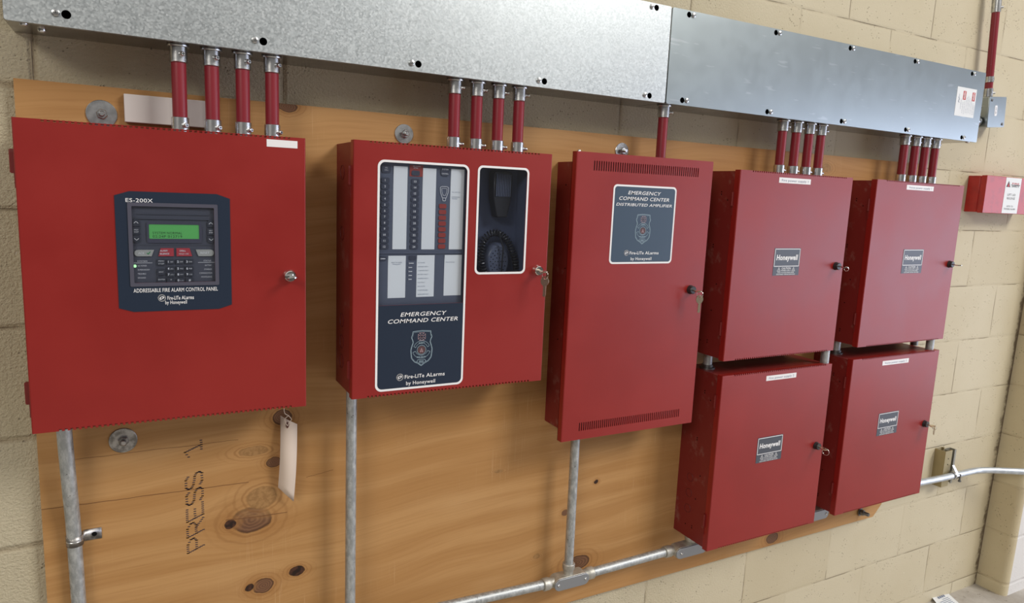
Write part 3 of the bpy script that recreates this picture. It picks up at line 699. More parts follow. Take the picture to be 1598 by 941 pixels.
b.build('title_print', 'print_white', nv, flat=True); b = MB(); maker_mark(b, q0[0], q1[0], (q0[1]+q1[1])/2, q2[1], y, .0078); b.build('maker_print', 'print_white', nv, flat=True)
q = (0.6574, 1.1545); shield(nv, q[0], q[1], .0715, YF-.0009)
# the operator panel behind the left window
PYF = YF+.0105
pm = MB(); pe = (0.7457, 1.4322)
pm.box(wx0-.004, pe[0], PYF, PYF+.004, wzm-.012, wz1+.004)
r0, r1 = (0.5702, 1.3452), (0.7492, 1.3467); pm.box(wx0, pe[0], PYF-.002, PYF, r0[1]-.0035, r0[1]+.0005)
PN = pm.build('operator_panel', 'panel_blue', EC)
b = MB(); b.box(pe[0], wx1+.002, PYF+.004, PYF+.005, wzm-.012, wz1+.004); b.build('panel_gap', 'recess_navy', PN)
def strip(a, c, dy=.0004):
    m = MB(); x0, x1, z0, z1 = a[0], c[0], c[1], a[1]; vs = []; fs = []
    for k in range(9):
        z = z1+(z0-z1)*k/8; d = .0012*math.exp(-k*1.6)
        vs += [(x0, PYF-dy-d, z), (x1, PYF-dy-d*.3, z)]
    for k in range(8): fs.append((2*k, 2*k+2, 2*k+3, 2*k+1))
    m.add(vs, fs); return m.build('paper_strip', 'paper_strip', PN)
T1 = [strip((0.5974, 1.5074), (0.6251, 1.3502)), strip((0.6560, 1.5067), (0.6836, 1.3500)), strip((0.7143, 1.5081), (0.7430, 1.3500))]
T2 = [strip((0.5892, 1.3378), (0.6248, 1.2555)), strip((0.6475, 1.3386), (0.6845, 1.2560)), strip((0.7056, 1.3390), (0.7432, 1.2569))]
pr = MB(); ik = MB(); PY = PYF-.0020; IY = PYF-.0007
def pbtn(x, z, hw, hh, mat, name):
    m = MB(); m.poly(rrect(x-hw, x+hw, z-hh, z+hh, min(hw, hh)*.6, 4), PYF-.0016, PYF); return m.build(name, mat, PN)
L0, L1 = (0.5809, 1.4801), (0.5819, 1.3554); R0, R1 = (0.6407, 1.4804), (0.6410, 1.3553)
for k in range(12):
    f = k/11
    for a, c, nn in ((L0, L1, k+1), (R0, R1, k+13)):
        x, z = (a[0]+c[0])/2, a[1]+(c[1]-a[1])*f; pbtn(x, z, .0082, .0050, 'panel_button', 'zone_button'); pr.text(str(nn), x-.0006, z, PY, .0040, bold=.02)
        pr.ribbon(rrect(x-.0082, x+.0082, z-.0050, z+.0050, .003, 3), .0003, PY+.0002, True) if False else None
G0, G1 = (0.6985, 1.4350), (0.6987, 1.3558)
for k in range(8):
    x, z = (G0[0]+G1[0])/2, G0[1]+(G1[1]-G0[1])*k/7; pbtn(x, z, .0076, .0044, 'fire_red', 'talk_button')
q = (0.5831, 1.5013); pbtn(q[0], q[1], .0090, .0074, 'panel_button', 'all_call_button'); pr.text('ALL', q[0], q[1]+.0022, PY, .0026, .0052); pr.text('CALL', q[0], q[1]-.0020, PY, .0026, .0072)
q = (0.7016, 1.5018); pbtn(q[0], q[1], .0088, .0086, 'panel_button', 'system_button'); pr.text('SYSTEM', q[0], q[1]+.0046, PY, .0028, .0130, bold=.01); pr.text('CONTROL', q[0], q[1]-.0038, PY, .0028, .0140, bold=.01)
a, c = (0.6290, 1.5114), (0.6564, 1.4898)
m = MB(); m.box(a[0], c[0], PYF-.0006, PYF, c[1], a[1]); m.build('red_block', 'fire_red', PN)
q = (0.6412, 1.4960); pbtn(q[0], q[1], .0082, .0048, 'panel_button', 'fire_system_button'); pr.text('FIRE SYSTEM', (a[0]+c[0])/2, a[1]-.0026, PY, .0021, .0150); pr.text('ACTIVE', (a[0]+c[0])/2-.002, a[1]-.0058, PY, .0021, .0088)
q = (0.7009, 1.4632)                                      # microphone symbol
pr.ribbon([(q[0]+p[0], q[1]+p[1]) for p in [(-.0088,.0080),(-.0060,.0100),(.0060,.0100),(.0088,.0080),(.0082,-.0010),(.0040,-.0120),(-.0040,-.0120),(-.0082,-.0010)]], .0010, PY, True)
pr.ribbon([(q[0]+p[0], q[1]+p[1]) for p in [(-.0056,.0064),(.0056,.0064),(.0050,-.0004),(.0024,-.0072),(-.0024,-.0072),(-.0050,-.0004)]], .0007, PY, True)
pr.ribbon([(q[0]+p[0], q[1]+p[1]) for p in [(-.0034,-.0120),(-.0026,-.0176),(.0026,-.0176),(.0034,-.0120)]], .0010, PY)
q = (0.5786, 1.3324); pbtn(q[0], q[1], .0068, .0042, 'panel_button', 'mode_button')
q = (0.6379, 1.3336); pbtn(q[0], q[1], .0068, .0042, 'panel_button', 'silence_button')
for q, w in (((0.5786, 1.3323), .0086), ((0.6357, 1.3231), .0090), ((0.6340, 1.3149), .0062), ((0.6342, 1.3071), .0062), ((0.6341, 1.2993), .0058), ((0.6339, 1.2917), .0058)):
    pr.ribbon([(q[0]-w/2, q[1]), (q[0]+w/2, q[1])], .0016, PY); pr.ribbon([(q[0]-w/2, q[1]+.0013), (q[0]-w/2, q[1]-.0013)], .0012, PY)
def il(q, s_, w, al='L', h=.0021): ik.text(s_, q[0], q[1], IY, h, w, al)
il((0.7180, 1.4631), 'MIC. ON/TALK', .0175); il((0.7179, 1.4537), 'MICROPHONE', .0165); il((0.7180, 1.4503), 'TROUBLE', .0115)
il((0.6063, 1.3330), 'DIAGNOSTIC', .0178, 'C'); il((0.6065, 1.3245), 'REMOTE AMPS', .0215, 'C', .0024)
q = (0.6065, 1.3211); ik.ribbon([(q[0]-.008, q[1]+.0006), (q[0], q[1]-.0006)], .0008, IY); ik.ribbon([(q[0]+.008, q[1]+.0006), (q[0], q[1]-.0006)], .0008, IY)
for q, s_, w in (((0.6497, 1.3339), 'TROUBLE SILENCE', .0215), ((0.6499, 1.3239), 'AC POWER', .0145), ((0.6499, 1.3161), 'GROUND FAULT', .0212), ((0.6501, 1.3084), 'CHARGER FAULT', .0222), ((0.6501, 1.3007), 'BATTERY FAULT', .0212),
                 ((0.6503, 1.2928), 'AMP/BUS FAULT', .0222), ((0.6503, 1.2849), 'NAC FAULT', .0150), ((0.6503, 1.2771), 'NAC ACTIVE', .0155), ((0.6505, 1.2693), 'SYSTEM TROUBLE', .0212), ((0.6507, 1.2612), 'AUDIO RISER FAULT', .0230)): il(q, s_, w)
il((0.7088, 1.3343), 'CONSOLE LAMP TEST', .0205); il((0.7087, 1.3245), 'MAIN CONSOLE', .0188)
pr.build('panel_print', 'print_white', PN, flat=True); ik.build('strip_print', 'ink_blue', PN, flat=True)
# recess behind the right window
b = MB(); ry = -.070
b.box(vx0-.006, vx1+.006, ry, ry+.002, vz0-.006, vz1+.006); b.box(vx0-.008, vx0-.006, YF+.003, ry+.002, vz0-.006, vz1+.006); b.box(vx1+.006, vx1+.008, YF+.003, ry+.002, vz0-.006, vz1+.006)
b.box(vx0-.006, vx1+.006, YF+.003, ry, vz0-.008, vz0-.006); b.box(vx0-.006, vx1+.006, YF+.003, ry, vz1+.006, vz1+.008)
b.build('microphone_well', 'recess_navy', EC)
b = MB(); b.box(wx0+e-.001, wx1-e+.001, YF+.0018, YF+.0026, wzm-.003, wz1-e+.001); b.build('window_pane', 'clear_pane', EC)
b = MB(); b.box(vx0+e-.001, vx1-e+.001, YF+.0018, YF+.0026, vz0+e-.001, vz1-e+.001); b.build('window_pane', 'clear_pane', EC)
LX, LZ = .9138, 1.3065
lock(EC, LX, LZ, YF, 'chrome')
keys(LX, LZ, YF, 'keys hanging on a ring from the chrome lock beside the microphone window', .040, .0085, 'key_brass', .1, -1.05)
# handheld microphone in its well
my = -.088
top = (0.8436, 1.5041); bot = (0.8414, 1.4552)
MC = thing('handheld_microphone', 'black handheld microphone with coiled cord behind the right window', 'microphone', (top[0], -.072, vz0))
mx0 = (top[0]+bot[0])/2; hz1, hz0 = top[1]+.006, bot[1]
b = MB(); b.poly([(mx0-.021,hz0),(mx0-.012,hz0-.040),(mx0+.012,hz0-.040),(mx0+.021,hz0),(mx0+.022,hz1-.004),(mx0+.018,hz1),(mx0-.018,hz1),(mx0-.022,hz1-.004)], my-.012, my+.014)
HB = b.build('microphone_clip', 'mic_black', MC, .002)
for k in range(9):
    m = MB(); x = mx0-.0155+k*.0039; m.box(x-.0010, x+.0010, my-.0142, my-.0120, hz0+.003, hz1-.006); m.build('grip_rib', 'mic_grille', HB)
q = (0.8323, 1.3260); q2 = (0.8310, 1.3553); gr = q2[1]-q[1]
b = MB(); b.lathe((q[0]+.006, my+.014, q[1]), (0,-1,0), [(gr*1.15, 0), (gr*1.15, .016), (gr*1.05, .022), (gr*.92, .0245), (gr*.90, .0235), (gr*.3, .0240), (.0005, .0240)], 34, True, True)
for i in range(len(b.v)): v_ = b.v[i]; b.v[i] = ((v_[0]-q[0]-.006)*.86+q[0]+.006, v_[1], (v_[2]-q[1])*1.18+q[1]-.004)
HD = b.build('microphone_head', 'mic_grille', MC)
m = MB()
for ring_, nn in ((0.0, 1), (.28, 6), (.52, 11), (.76, 16)):
    for k in range(nn):
        a = 2*PI*k/nn; m.lathe((q[0]+.006+gr*ring_*.80*math.cos(a), my-.0098, q[1]-.004+gr*ring_*1.1*math.sin(a)), (0,-1,0), [(.0011, 0), (.0011, .0008)], 8)
m.build('sound_holes', 'hole_black', HD)
b = MB(); pth = [(0.8108, 1.2956), (0.8009, 1.3236), (0.8017, 1.3526), (0.8111, 1.3731), (0.8269, 1.3822), (0.8448, 1.3792), (0.8619, 1.3661), (0.8736, 1.3446), (0.8823, 1.3230), (0.8862, 1.2944)]
def smooth(P, m=14):
    out = []
    for i in range(len(P)-1):
        p0, p1, p2, p3 = P[max(i-1,0)], P[i], P[i+1], P[min(i+2,len(P)-1)]
        for k in range(m):
            t_ = k/m; out.append(tuple(.5*((2*p1[j]) + (-p0[j]+p2[j])*t_ + (2*p0[j]-5*p1[j]+4*p2[j]-p3[j])*t_*t_ + (-p0[j]+3*p1[j]-3*p2[j]+p3[j])*t_**3) for j in range(len(p1))))
    out.append(tuple(P[-1])); return out
sp = smooth(pth, 40); hel = []; acc = 0.0
for i in range(len(sp)):
    if i: acc += math.hypot(sp[i][0]-sp[i-1][0], sp[i][1]-sp[i-1][1])
    j = min(i, len(sp)-2); tx, tz = sp[j+1][0]-sp[j][0], sp[j+1][1]-sp[j][1]; L = math.hypot(tx, tz) or 1; nx_, nz_ = -tz/L, tx/L
    a = acc/.0064*2*PI; hel.append((sp[i][0]+nx_*.0062*math.cos(a), my-.004+.0062*math.sin(a), sp[i][1]+nz_*.0062*math.cos(a)))
b.tube(hel, .0017, 7)
b.build('coiled_cord', 'mic_black', MC)
a, c = (0.8366, 1.3872), (0.8459, 1.3528)
b = MB(); b.tube([(a[0], my-.013, a[1]), (a[0]+.002, my-.016, (a[1]+c[1])/2), (c[0], my-.017, c[1]), (c[0]-.001, my-.014, vz0)], .0019, 8); b.build('straight_cord', 'mic_black', MC)

# ------------------------------------------------------------------ distributed amplifier
X0, WD, ZT, HT, YF = 1.011, .396, 1.562, .658, -.1142
AM = thing('amplifier_cabinet', 'tall narrow red cabinet with slotted vents at top and bottom of its door', 'alarm cabinet', (X0+WD/2, 0, ZT-HT))
tray(AM, 1.0345, 1.3835, .918, 1.542, YF+.0168, (), [(-.04, 1.49), (-.055, 1.30), (-.04, 1.13)])
H = []
a, c = (1.0572, 1.5330), (1.3578, 1.5344); pw = (c[0]-a[0])/47
for k in range(48): H.append((a[0]+k*pw, a[0]+k*pw+pw*.46, (a[1]+c[1])/2-.0105, (a[1]+c[1])/2+.0105))
a, c = (1.0586, 0.9353), (1.3584, 0.9342); pw = (c[0]-a[0])/50
for k in range(51): H.append((a[0]+k*pw, a[0]+k*pw+pw*.46, (a[1]+c[1])/2-.0100, (a[1]+c[1])/2+.0100))
pan_door(AM, X0, WD, ZT, HT, YF, .0168, holes=H, nt=False, lip=.0240)
b = MB(); b.box(X0+.006, X0+WD-.006, YF+.0105, YF+.0120, ZT-HT+.006, ZT-.006); b.build('vent_dark_plate', 'black_lock', AM)['label'] = 'black plate added behind the vent slots to darken them'  # plate added inside the door so the vent slots read dark
a, c = (1.1124, 1.4943), (1.2947, 1.4978); a2, c2 = (1.1149, 1.3145), (1.2988, 1.3171)
lx0, lx1, lz1, lz0 = (a[0]+a2[0])/2, (c[0]+c2[0])/2, (a[1]+c[1])/2, (a2[1]+c2[1])/2
b = MB(); b.poly(rrect(lx0, lx1, lz0, lz1, .010, 7), YF-.0006, YF); wl = b.build('name_label', 'print_white', AM)
b = MB(); b.poly(rrect(lx0+.0042, lx1-.0042, lz0+.0042, lz1-.0042, .007, 7), YF-.0008, YF-.0006); b.build('label_field', 'navy_overlay_pale', wl)
b = MB(); y = YF-.0011
line((1.1545, 1.4781), (1.2502, 1.4800), 'EMERGENCY', .0082, bold=.008, shear=.22)
line((1.1304, 1.4644), (1.2756, 1.4671), 'COMMAND CENTER', .0082, bold=.008, shear=.22)
line((1.1231, 1.4503), (1.2851, 1.4536), 'DISTRIBUTED AMPLIFIER', .0066, bold=.008, shear=.22)
q0, q1, q2 = (1.1541, 1.3412), (1.2555, 1.3414), (1.2050, 1.3279)
b.build('title_print', 'print_white', wl, flat=True); b = MB(); maker_mark(b, q0[0], q1[0], (q0[1]+q1[1])/2, q2[1], y, .0072); b.build('maker_print', 'print_white', wl, flat=True)
q = (1.2039, 1.3962); shield(wl, q[0], q[1], .0690, YF-.0011)
LX, LZ = 1.365, 1.250
lock(AM, LX, LZ, YF, 'black_lock')
keys(LX, LZ, YF, 'keys hanging on a ring from the black lock of the tall vented cabinet', .040, .0085, 'key_brass', .1, -.25)
b = MB(); b.lathe((X0+.012, YF+.010, ZT-.002), (0,0,1), [(.004, 0), (.004, .004), (.0025, .006)], 12); b.build('hinge_pin', 'zinc', AM)

# ------------------------------------------------------------------ four power supply cabinets
def power_supply(x0, zt, label, words, lab_a, lab_b, hwx, hwz, lockxy, knock):
    w, h, yf = .4236, .4828, -.1350
    r = thing('power_supply_cabinet', label, 'alarm cabinet', (x0+w/2, 0, zt-h), 'power supply cabinets')
    tray(r, x0+.003, x0+w-.003, zt-h+.003, zt-.003, yf+.004, [(-.048, zt-h+z, .0115) for z in knock],
         [(-.075, zt-.055), (-.075, zt-.061), (-.098, zt-.075), (-.062, zt-.190), (-.062, zt-.196), (-.085, zt-.29), (-.075, zt-.36), (-.045, zt-.445), (-.070, zt-.440), (-.070, zt-.446)])
    pan_door(r, x0, w, zt, h, yf, .017, (.042, .392, 46))
    hinges(r, x0, (zt-.072, zt-h+.082), yf+.0165)
    m = MB(); cz = (lab_a[1]+lab_b[1])/2; m.box(lab_a[0], lab_b[0], yf-.0005, yf, cz-.0068, cz+.0068); tp = m.build('label_tape', 'label_tape', r)
    m = MB(); m.text(words, (lab_a[0]+lab_b[0])/2, cz+.0003, yf-.0008, .0062, (lab_b[0]-lab_a[0])*.84); m.build('label_text', 'ink_blue', tp, flat=True)
    m = MB(); m.box(hwx-.0490, hwx+.0490, yf-.0005, yf, hwz-.036, hwz+.036); hl = m.build('maker_label', 'label_slate', r)
    m = MB(); y = yf-.0008
    m.ribbon([(hwx-.0465, hwz-.0115), (hwx+.0465, hwz-.0115), (hwx+.0465, hwz+.0335), (hwx-.0465, hwz+.0335)], .0017, y, True)
    m.text('Honeywell', hwx, hwz+.0120, y, .0140, .0800, bold=.032, shear=.10)
    m.text('CAUTION', hwx, hwz-.0170, y, .0052, .034, bold=.015); m.text('POWER SUPPLY', hwx, hwz-.0228, y, .0036, .036, bold=.01)
    m.text('HIGH VOLTAGE INSIDE PANEL', hwx, hwz-.0280, y, .0032, .062, bold=.01); m.text('DISCONNECT BEFORE SERVICING', hwx, hwz-.0328, y, .0032, .070, bold=.01)
    for s_ in (-1, 1):
        c_ = hwx+s_*.0275; m.ribbon([(c_-.0060, hwz-.0245), (c_+.0060, hwz-.0245), (c_, hwz-.0145)], .0009, y, True); m.ribbon([(c_, hwz-.0180), (c_-.0008, hwz-.0205), (c_+.0008, hwz-.0205), (c_, hwz-.0230)], .0009, y)
    m.build('maker_print', 'print_white', hl, flat=True)
    lock(r, lockxy[0], lockxy[1], yf, 'black_lock')
    return r
power_supply(1.4762, 1.5470, 'upper left of the four red power supply cabinets, beside the vented cabinet', 'Fire power supply 1', (1.6132, 1.5279), (1.7307, 1.5282), 1.6715, 1.3185, (1.868, 1.305), ())
power_supply(2.0030, 1.5480, 'upper right of the four red power supply cabinets, nearest the small red wall box', 'Voice power supply 1', (2.1390, 1.5318), (2.2687, 1.5317), 2.2120, 1.3155, (2.402, 1.305), ())
power_supply(1.4790, 1.0250, 'lower left of the four red power supply cabinets, above the conduit elbow', 'Fire power supply 2', (1.6399, 1.0056), (1.7558, 1.0036), 1.6800, .8025, (1.871, .785), (.175, .130, .085))
power_supply(1.9920, 1.0290, 'lower right of the four red power supply cabinets, above the bare block wall', 'Voice power supply 2', (2.1310, 1.0080), (2.2588, 1.0071), 2.1945, .8125, (2.387, .788), ())
keys(1.868, 1.305, -.135, 'key with a tiny ring in the black lock of the upper left power supply cabinet', 0, .0060, 'chrome')
keys(2.402, 1.305, -.135, 'key standing out of the lock of the upper right power supply cabinet', 0, 0, 'chrome')
keys(1.871, .785, -.135, 'key with a small ring in the black lock of the lower left power supply cabinet', 0, .0095, 'key_brass')
keys(2.387, .788, -.135, 'key with a short spare hanging in the lock of the lower right power supply cabinet', .020, .0060, 'key_brass')

# ------------------------------------------------------------------ wireways
def wireway(x0, x1, label, mat, screws, side, under, sticker=False):
    zb, zt, yf = 1.689, 1.899, -.0948; s = .0015
    r = thing('wireway', label, 'cable trough', ((x0+x1)/2, .018, zb))
    b = MB(); b.box(x0, x1, .0165, .018, zb, zt); b.box(x0, x1, yf+.0015, .0165, zb, zb+s); b.box(x0, x1, yf+.0015, .0165, zt-s, zt)
    b.box(x0, x0+s, yf+.0015, .0165, zb+s, zt-s); b.box(x1-s, x1, yf+.0015, .0165, zb+s, zt-s); body = b.build('trough', 'trough_metal', r)
    b = MB(); holes = [circ(sx+side*.0135, sz-.0005, .0066, 14) for sx, sz in screws]
    b.poly(rrect(x0+.0006, x1-.0006, zb-.0012, zt+.0012, .004, 4), yf, yf+.0013, holes)
    b.box(x0+.004, x1-.004, yf+.0013, yf+.009, zb-.0013, zb-.0001); b.box(x0+.004, x1-.004, yf+.0013, yf+.009, zt+.0001, zt+.0013)
    b.build('cover', mat, r)
    for sx, sz in screws:
        b = MB(); b.lathe((sx, yf+.0005, sz), (0,-1,0), [(.0062, 0), (.0062, .0012), (.0050, .0032), (.0028, .0040)], 16)
        sc = b.build('cover_screw', 'zinc', r)
        b = MB(); b.box(sx-.0034, sx+.0034, yf-.00375, yf-.0035, sz-.0006, sz+.0006); b.box(sx-.0006, sx+.0006, yf-.00375, yf-.0035, sz-.0034, sz+.0034); b.build('cross_slot', 'steel_dark', sc)
    for ux_, uy_ in under:
        b = MB(); b.lathe((ux_, uy_, zb-.0002), (0,0,-1), [(.0062, 0), (.0062, .0014), (.0048, .0040), (.0026, .0048)], 16); b.build('underside_screw', 'zinc', r)
    return r
t = NT('trough_metal'); t.set(t.mix(t.ss(t.noise(18, 4), .4, .65), (0.34, 0.33, 0.31), (0.43, 0.42, 0.40)), .24, 1.0); t.bump(t.noise(40, 3), .04, .0008)
XA, XJ, XB = .0040, 1.2585, 2.5289
L_scr = [(0.0701, 1.7070), (0.3567, 1.7060), (0.6390, 1.7024), (0.9190, 1.7012), (1.1985, 1.7001), (1.2012, 1.8918)]
L_scr += [(p[0]+.01, 1.882) for p in L_scr[:4]]
R_scr = [(1.3239, 1.8914), (1.6089, 1.8915), (1.8928, 1.8913), (2.1787, 1.8918), (2.4669, 1.8901), (1.3229, 1.6995), (1.6043, 1.6986), (1.8898, 1.6991), (2.1742, 1.6990), (2.4577, 1.6978)]
wireway(XA, XJ, 'left galvanised steel cable trough with a dull spangled cover', 'galvanised_spangle', L_scr, 1, [(.027, -.078), (.046, -.038)])
WR = wireway(XJ+.0025, XB, 'right galvanised steel cable trough with a smooth cover and a white sticker', 'galvanised_smooth', R_scr, -1, [(2.50, -.082)])
b = MB(); sx0, sx1, sz0, sz1 = 2.3885, 2.4910, 1.7595, 1.8455; y = -.0948
b.box(sx0, sx1, y-.0004, y, sz0, sz1); st = b.build('listing_sticker', 'paper', WR); st['label'] = 'white listing sticker with two red blocks, printed sideways'
b = MB()
for cx in (.40, .87): b.box(sx0+(sx1-sx0)*cx-.0075, sx0+(sx1-sx0)*cx+.0075, y-.0006, y-.0004, sz1-.036, sz1-.010)
b.build('red_block', 'print_red', st)
b = MB()
for cx in (.40, .87): b.text('NEMA', sx0+(sx1-sx0)*cx, sz1-.023, y-.0008, .0085, .022, bold=.02, rot=-PI/2)
b.build('block_lettering', 'print_white', st, flat=True)
b = MB()
for cx, z_, ln in ((.14, .034, .026), (.26, .050, .030), (.36, .060, .034), (.45, .060, .040), (.54, .052, .048), (.62, .050, .052), (.70, .052, .046), (.79, .056, .040), (.88, .060, .036), (.95, .062, .030)):
    b.text('ENCLOSED WIREWAY LISTED TYPE 1', sx0+(sx1-sx0)*cx, sz1-z_, y-.0006, .0032, ln, rot=-PI/2)
b.ribbon([(sx0+.010, sz1-.030), (sx0+.017, sz1-.036), (sx0+.011, sz1-.043), (sx0+.018, sz1-.046)], .0014, y-.0006)
b.build('sticker_text', 'ink_blue', st, flat=True)

# ------------------------------------------------------------------ red conduits between trough and cabinets
def sleeve(root, x, y, z0, z1, ang, flange=None, rr=.0141):
    b = MB(); b.lathe((x, y, z0), (0,0,1), [(rr-.0010, 0), (rr, .0008), (rr, z1-z0-.0008), (rr-.0010, z1-z0)], 26)
    if flange is not None: b.lathe((x, y, flange-.0045), (0,0,1), [(.0172, 0), (.0178, .0008), (.0178, .0030), (.0166, .0045)], 26)
    o = b.build('connector', 'zinc', root)
    d = Vector((math.cos(ang), math.sin(ang), 0)); zc = (z0+z1)/2; p = Vector((x, y, zc)) + d*(rr-.002)
    b = MB(); b.lathe(p, d, [(.0048, 0), (.0048, .0030), (.0040, .0036)], 12); b.lathe(p+d*.0036, d, [(.0036, 0), (.0036, .0052), (.0028, .0062)], 12)
    sc = b.build('set_screw', 'zinc', o)
    b = MB(); q = p + d*.0099; side = Vector((-d.y, d.x, 0))
    for v_ in (side, Vector((0,0,1))):
        o2 = side if v_.z else Vector((0,0,1)); P = [q+v_*.0026+o2*.0006, q-v_*.0026+o2*.0006, q-v_*.0026-o2*.0006, q+v_*.0026-o2*.0006]; b.add(P, [(0,1,2,3)])
    b.build('screw_slot', 'hole_black', sc, flat=True)
def red_conduit(x, label, ang, ztop, group, lower=True):
    y = -.057; t = thing('conduit', label, 'conduit', (x, y, ztop), group)
    b = MB(); b.cyl((x, y, ztop), (x, y, 1.682), .0118, 26); b.build('tube', 'red_conduit_paint', t)
    sleeve(t, x, y, 1.6595, 1.6850, ang, 1.6890)
    if lower: sleeve(t, x, y, ztop, ztop+.0275, ang+.12)
    return t
ORD = ['leftmost', 'second', 'third', 'rightmost']
for k, x in enumerate((.239, .2905, .3405, .390)):
    red_conduit(x, '%s red conduit of the four above the panel with the green display' % ORD[k], math.radians(-72+4*k), 1.5425, 'red conduits above the green display panel')
for k, x in enumerate((.7455, .7955, .8455, .8945)):
    red_conduit(x, '%s red conduit of the four above the two-windowed cabinet' % ORD[k], math.radians(-38+3*k), 1.547, 'red conduits above the two-windowed cabinet')
red_conduit(1.2880, 'single red conduit above the tall vented cabinet', math.radians(-30), 1.542, None, False)
for k, x in enumerate((1.6960, 1.7490, 1.8000, 1.8480)):
    red_conduit(x, '%s red conduit of the four above the upper left power supply cabinet' % ORD[k], math.radians(-16), 1.544, 'red conduits above the upper left power supply cabinet')
for k, x in enumerate((2.2230, 2.2770, 2.3270, 2.3775)):
    red_conduit(x, '%s red conduit of the four above the upper right power supply cabinet' % ORD[k], math.radians(-8), 1.545, 'red conduits above the upper right power supply cabinet')

# ------------------------------------------------------------------ bare conduits at the bottom
def single(mb, name, mat, label, cat, loc, group=None): return tag(mb.build(name, mat, None, 0, loc), label, cat, group)
b = MB(); b.tube(smooth([(.0440,-.040,1.064),(.0450,-.036,1.00),(.0468,-.030,.92),(.0476,-.0180,.86),(.0480,-.0135,.80),(.0490,-.0125,.70),(.0495,-.0125,.60),(.0495,-.0125,-.02)], 6), .0118, 24)
CT = thing('conduit', 'bare grey conduit running down under the leftmost red panel', 'conduit', (.0495, -.0125, -.02)); b.build('tube', 'dull_conduit', CT)
b = MB(); b.cyl((.5410,-.048,1.066),(.5415,-.048,-.02), .0108, 24)
single(b, 'conduit', 'dull_conduit', 'bare grey conduit running down under the two-windowed cabinet', 'conduit', (.5415, -.048, -.02))
b = MB(); b.cyl((1.0945,-.050,.9185),(1.0965,-.050,.536), .0112, 24)
single(b, 'conduit', 'dull_conduit', 'bare grey conduit dropping from the tall vented cabinet to the tee fitting', 'conduit', (1.0965, -.050, .536))
HY, HZ = -.050, .5105
b = MB(); b.cyl((.05,HY,HZ+.030),(.72,HY,HZ+.0115), .0118, 24); b.cyl((.72,HY,HZ+.0115),(1.032,HY,HZ), .0118, 24)
single(b, 'conduit', 'dull_conduit', 'horizontal bare conduit at the lower left of the tee fitting', 'conduit', (.6, HY, HZ))
b = MB(); b.cyl((1.162,HY,HZ-.001),(1.412,HY,.5130), .0118, 24)
single(b, 'conduit', 'dull_conduit', 'short horizontal bare conduit between tee fitting and elbow fitting', 'conduit', (1.29, HY, HZ))
# strap with its screw tab
q = (0.0468, 0.8160); sz = q[1]
ST_ = thing('conduit_strap', 'one-hole steel strap holding the leftmost bare conduit', 'strap', (.0485, 0, sz))
b = MB(); P = [(.0485+.0132*math.cos(math.radians(a)), -.0125+.0132*math.sin(math.radians(a))) for a in range(150, 391, 12)]; P = [(.0485-.0132, 0)] + P + [(.0640, -.0012), (.090, -.0012)]
vs = []; fs = []
for i, p in enumerate(P):
    hw = .0095 if i < len(P)-2 else .0105
    for zz in (-hw, hw): vs.append((p[0], p[1], sz+zz))
for i in range(len(P)-1): fs.append((2*i, 2*i+2, 2*i+3, 2*i+1))
b.add(vs, fs); o = b.build('strap_band', 'weathered_steel', ST_); m_ = o.modifiers.new('thickness', 'SOLIDIFY'); m_.thickness = .0012; m_.offset = 0
b = MB(); b.tube([(p[0], p[1]-.0004, sz) for p in P[1:-2]], .0014, 8); b.build('rib', 'zinc', ST_)
b = MB(); b.cyl((.0785,-.0014,sz),(.0785,-.0024,sz), .0042, 16); b.build('screw_hole', 'hole_black', ST_)

# cast fittings
def capsule(cx, cz, hl, r, n=9):
    return [(cx+hl+r*math.cos(math.radians(-90+180*k/n)), cz+r*math.sin(math.radians(-90+180*k/n))) for k in range(n+1)] + [(cx-hl+r*math.cos(math.radians(90+180*k/n)), cz+r*math.sin(math.radians(90+180*k/n))) for k in range(n+1)]
def fitting(name, label, cx, cz, hl, cy, hubs, screws):
    r = thing(name, label, 'conduit fitting', (cx, cy, cz-.019)); b = MB()
    b.poly(capsule(cx, cz, hl, .0165), cy-.016, cy+.014)
    for p0, p1, rr in hubs:
        d = Vector(p1)-Vector(p0); L = d.length; b.lathe(p0, d, [(rr*.92, 0), (rr*.92, L*.35), (rr*1.10, L*.55), (rr*1.14, L*.62), (rr*1.14, L-.001), (rr*1.05, L)], 24)
    b.build('cast_body', 'cast_aluminium', r, .003)
    b = MB(); b.poly(capsule(cx, cz, hl+.002, .0150), cy-.0195, cy-.0155); cv = b.build('cover', 'cover_grey', r, .0012)
    for sx in screws:
        m = MB(); m.lathe((sx, cy-.0193, cz), (0,-1,0), [(.0040, 0), (.0040, .0010), (.0028, .0024)], 14); m.build('cover_screw', 'zinc', cv)
    return r
q0, q1 = (1.0592, 0.5021), (1.1447, 0.5010); tx = (q0[0]+q1[0])/2
fitting('conduit_tee', 'cast grey tee fitting with an oval cover at the foot of the vented cabinet conduit', 1.098, HZ-.001, .034, HY, [((1.060,HY,HZ),(1.022,HY,HZ), .0138), ((1.136,HY,HZ-.001),(1.172,HY,HZ-.001), .0138), ((1.0965,HY,HZ+.010),(1.0965,HY,.553), .0138)], (1.058, 1.138))
fitting('conduit_elbow', 'cast grey elbow fitting at the lower left corner of the lower left power supply cabinet', 1.486, .5125, .038, -.056, [((1.455,-.050,.5130),(1.408,-.050,.5130), .0138), ((1.497,-.056,.520),(1.497,-.056,.5450), .0150)], (1.449,))
fitting('conduit_elbow', 'grey fitting with an oval cover between the two lower power supply cabinets', 1.985, .5175, .046, -.056, [((1.890,-.050,.524),(1.890,-.050,.5450), .0140)], (2.036,))
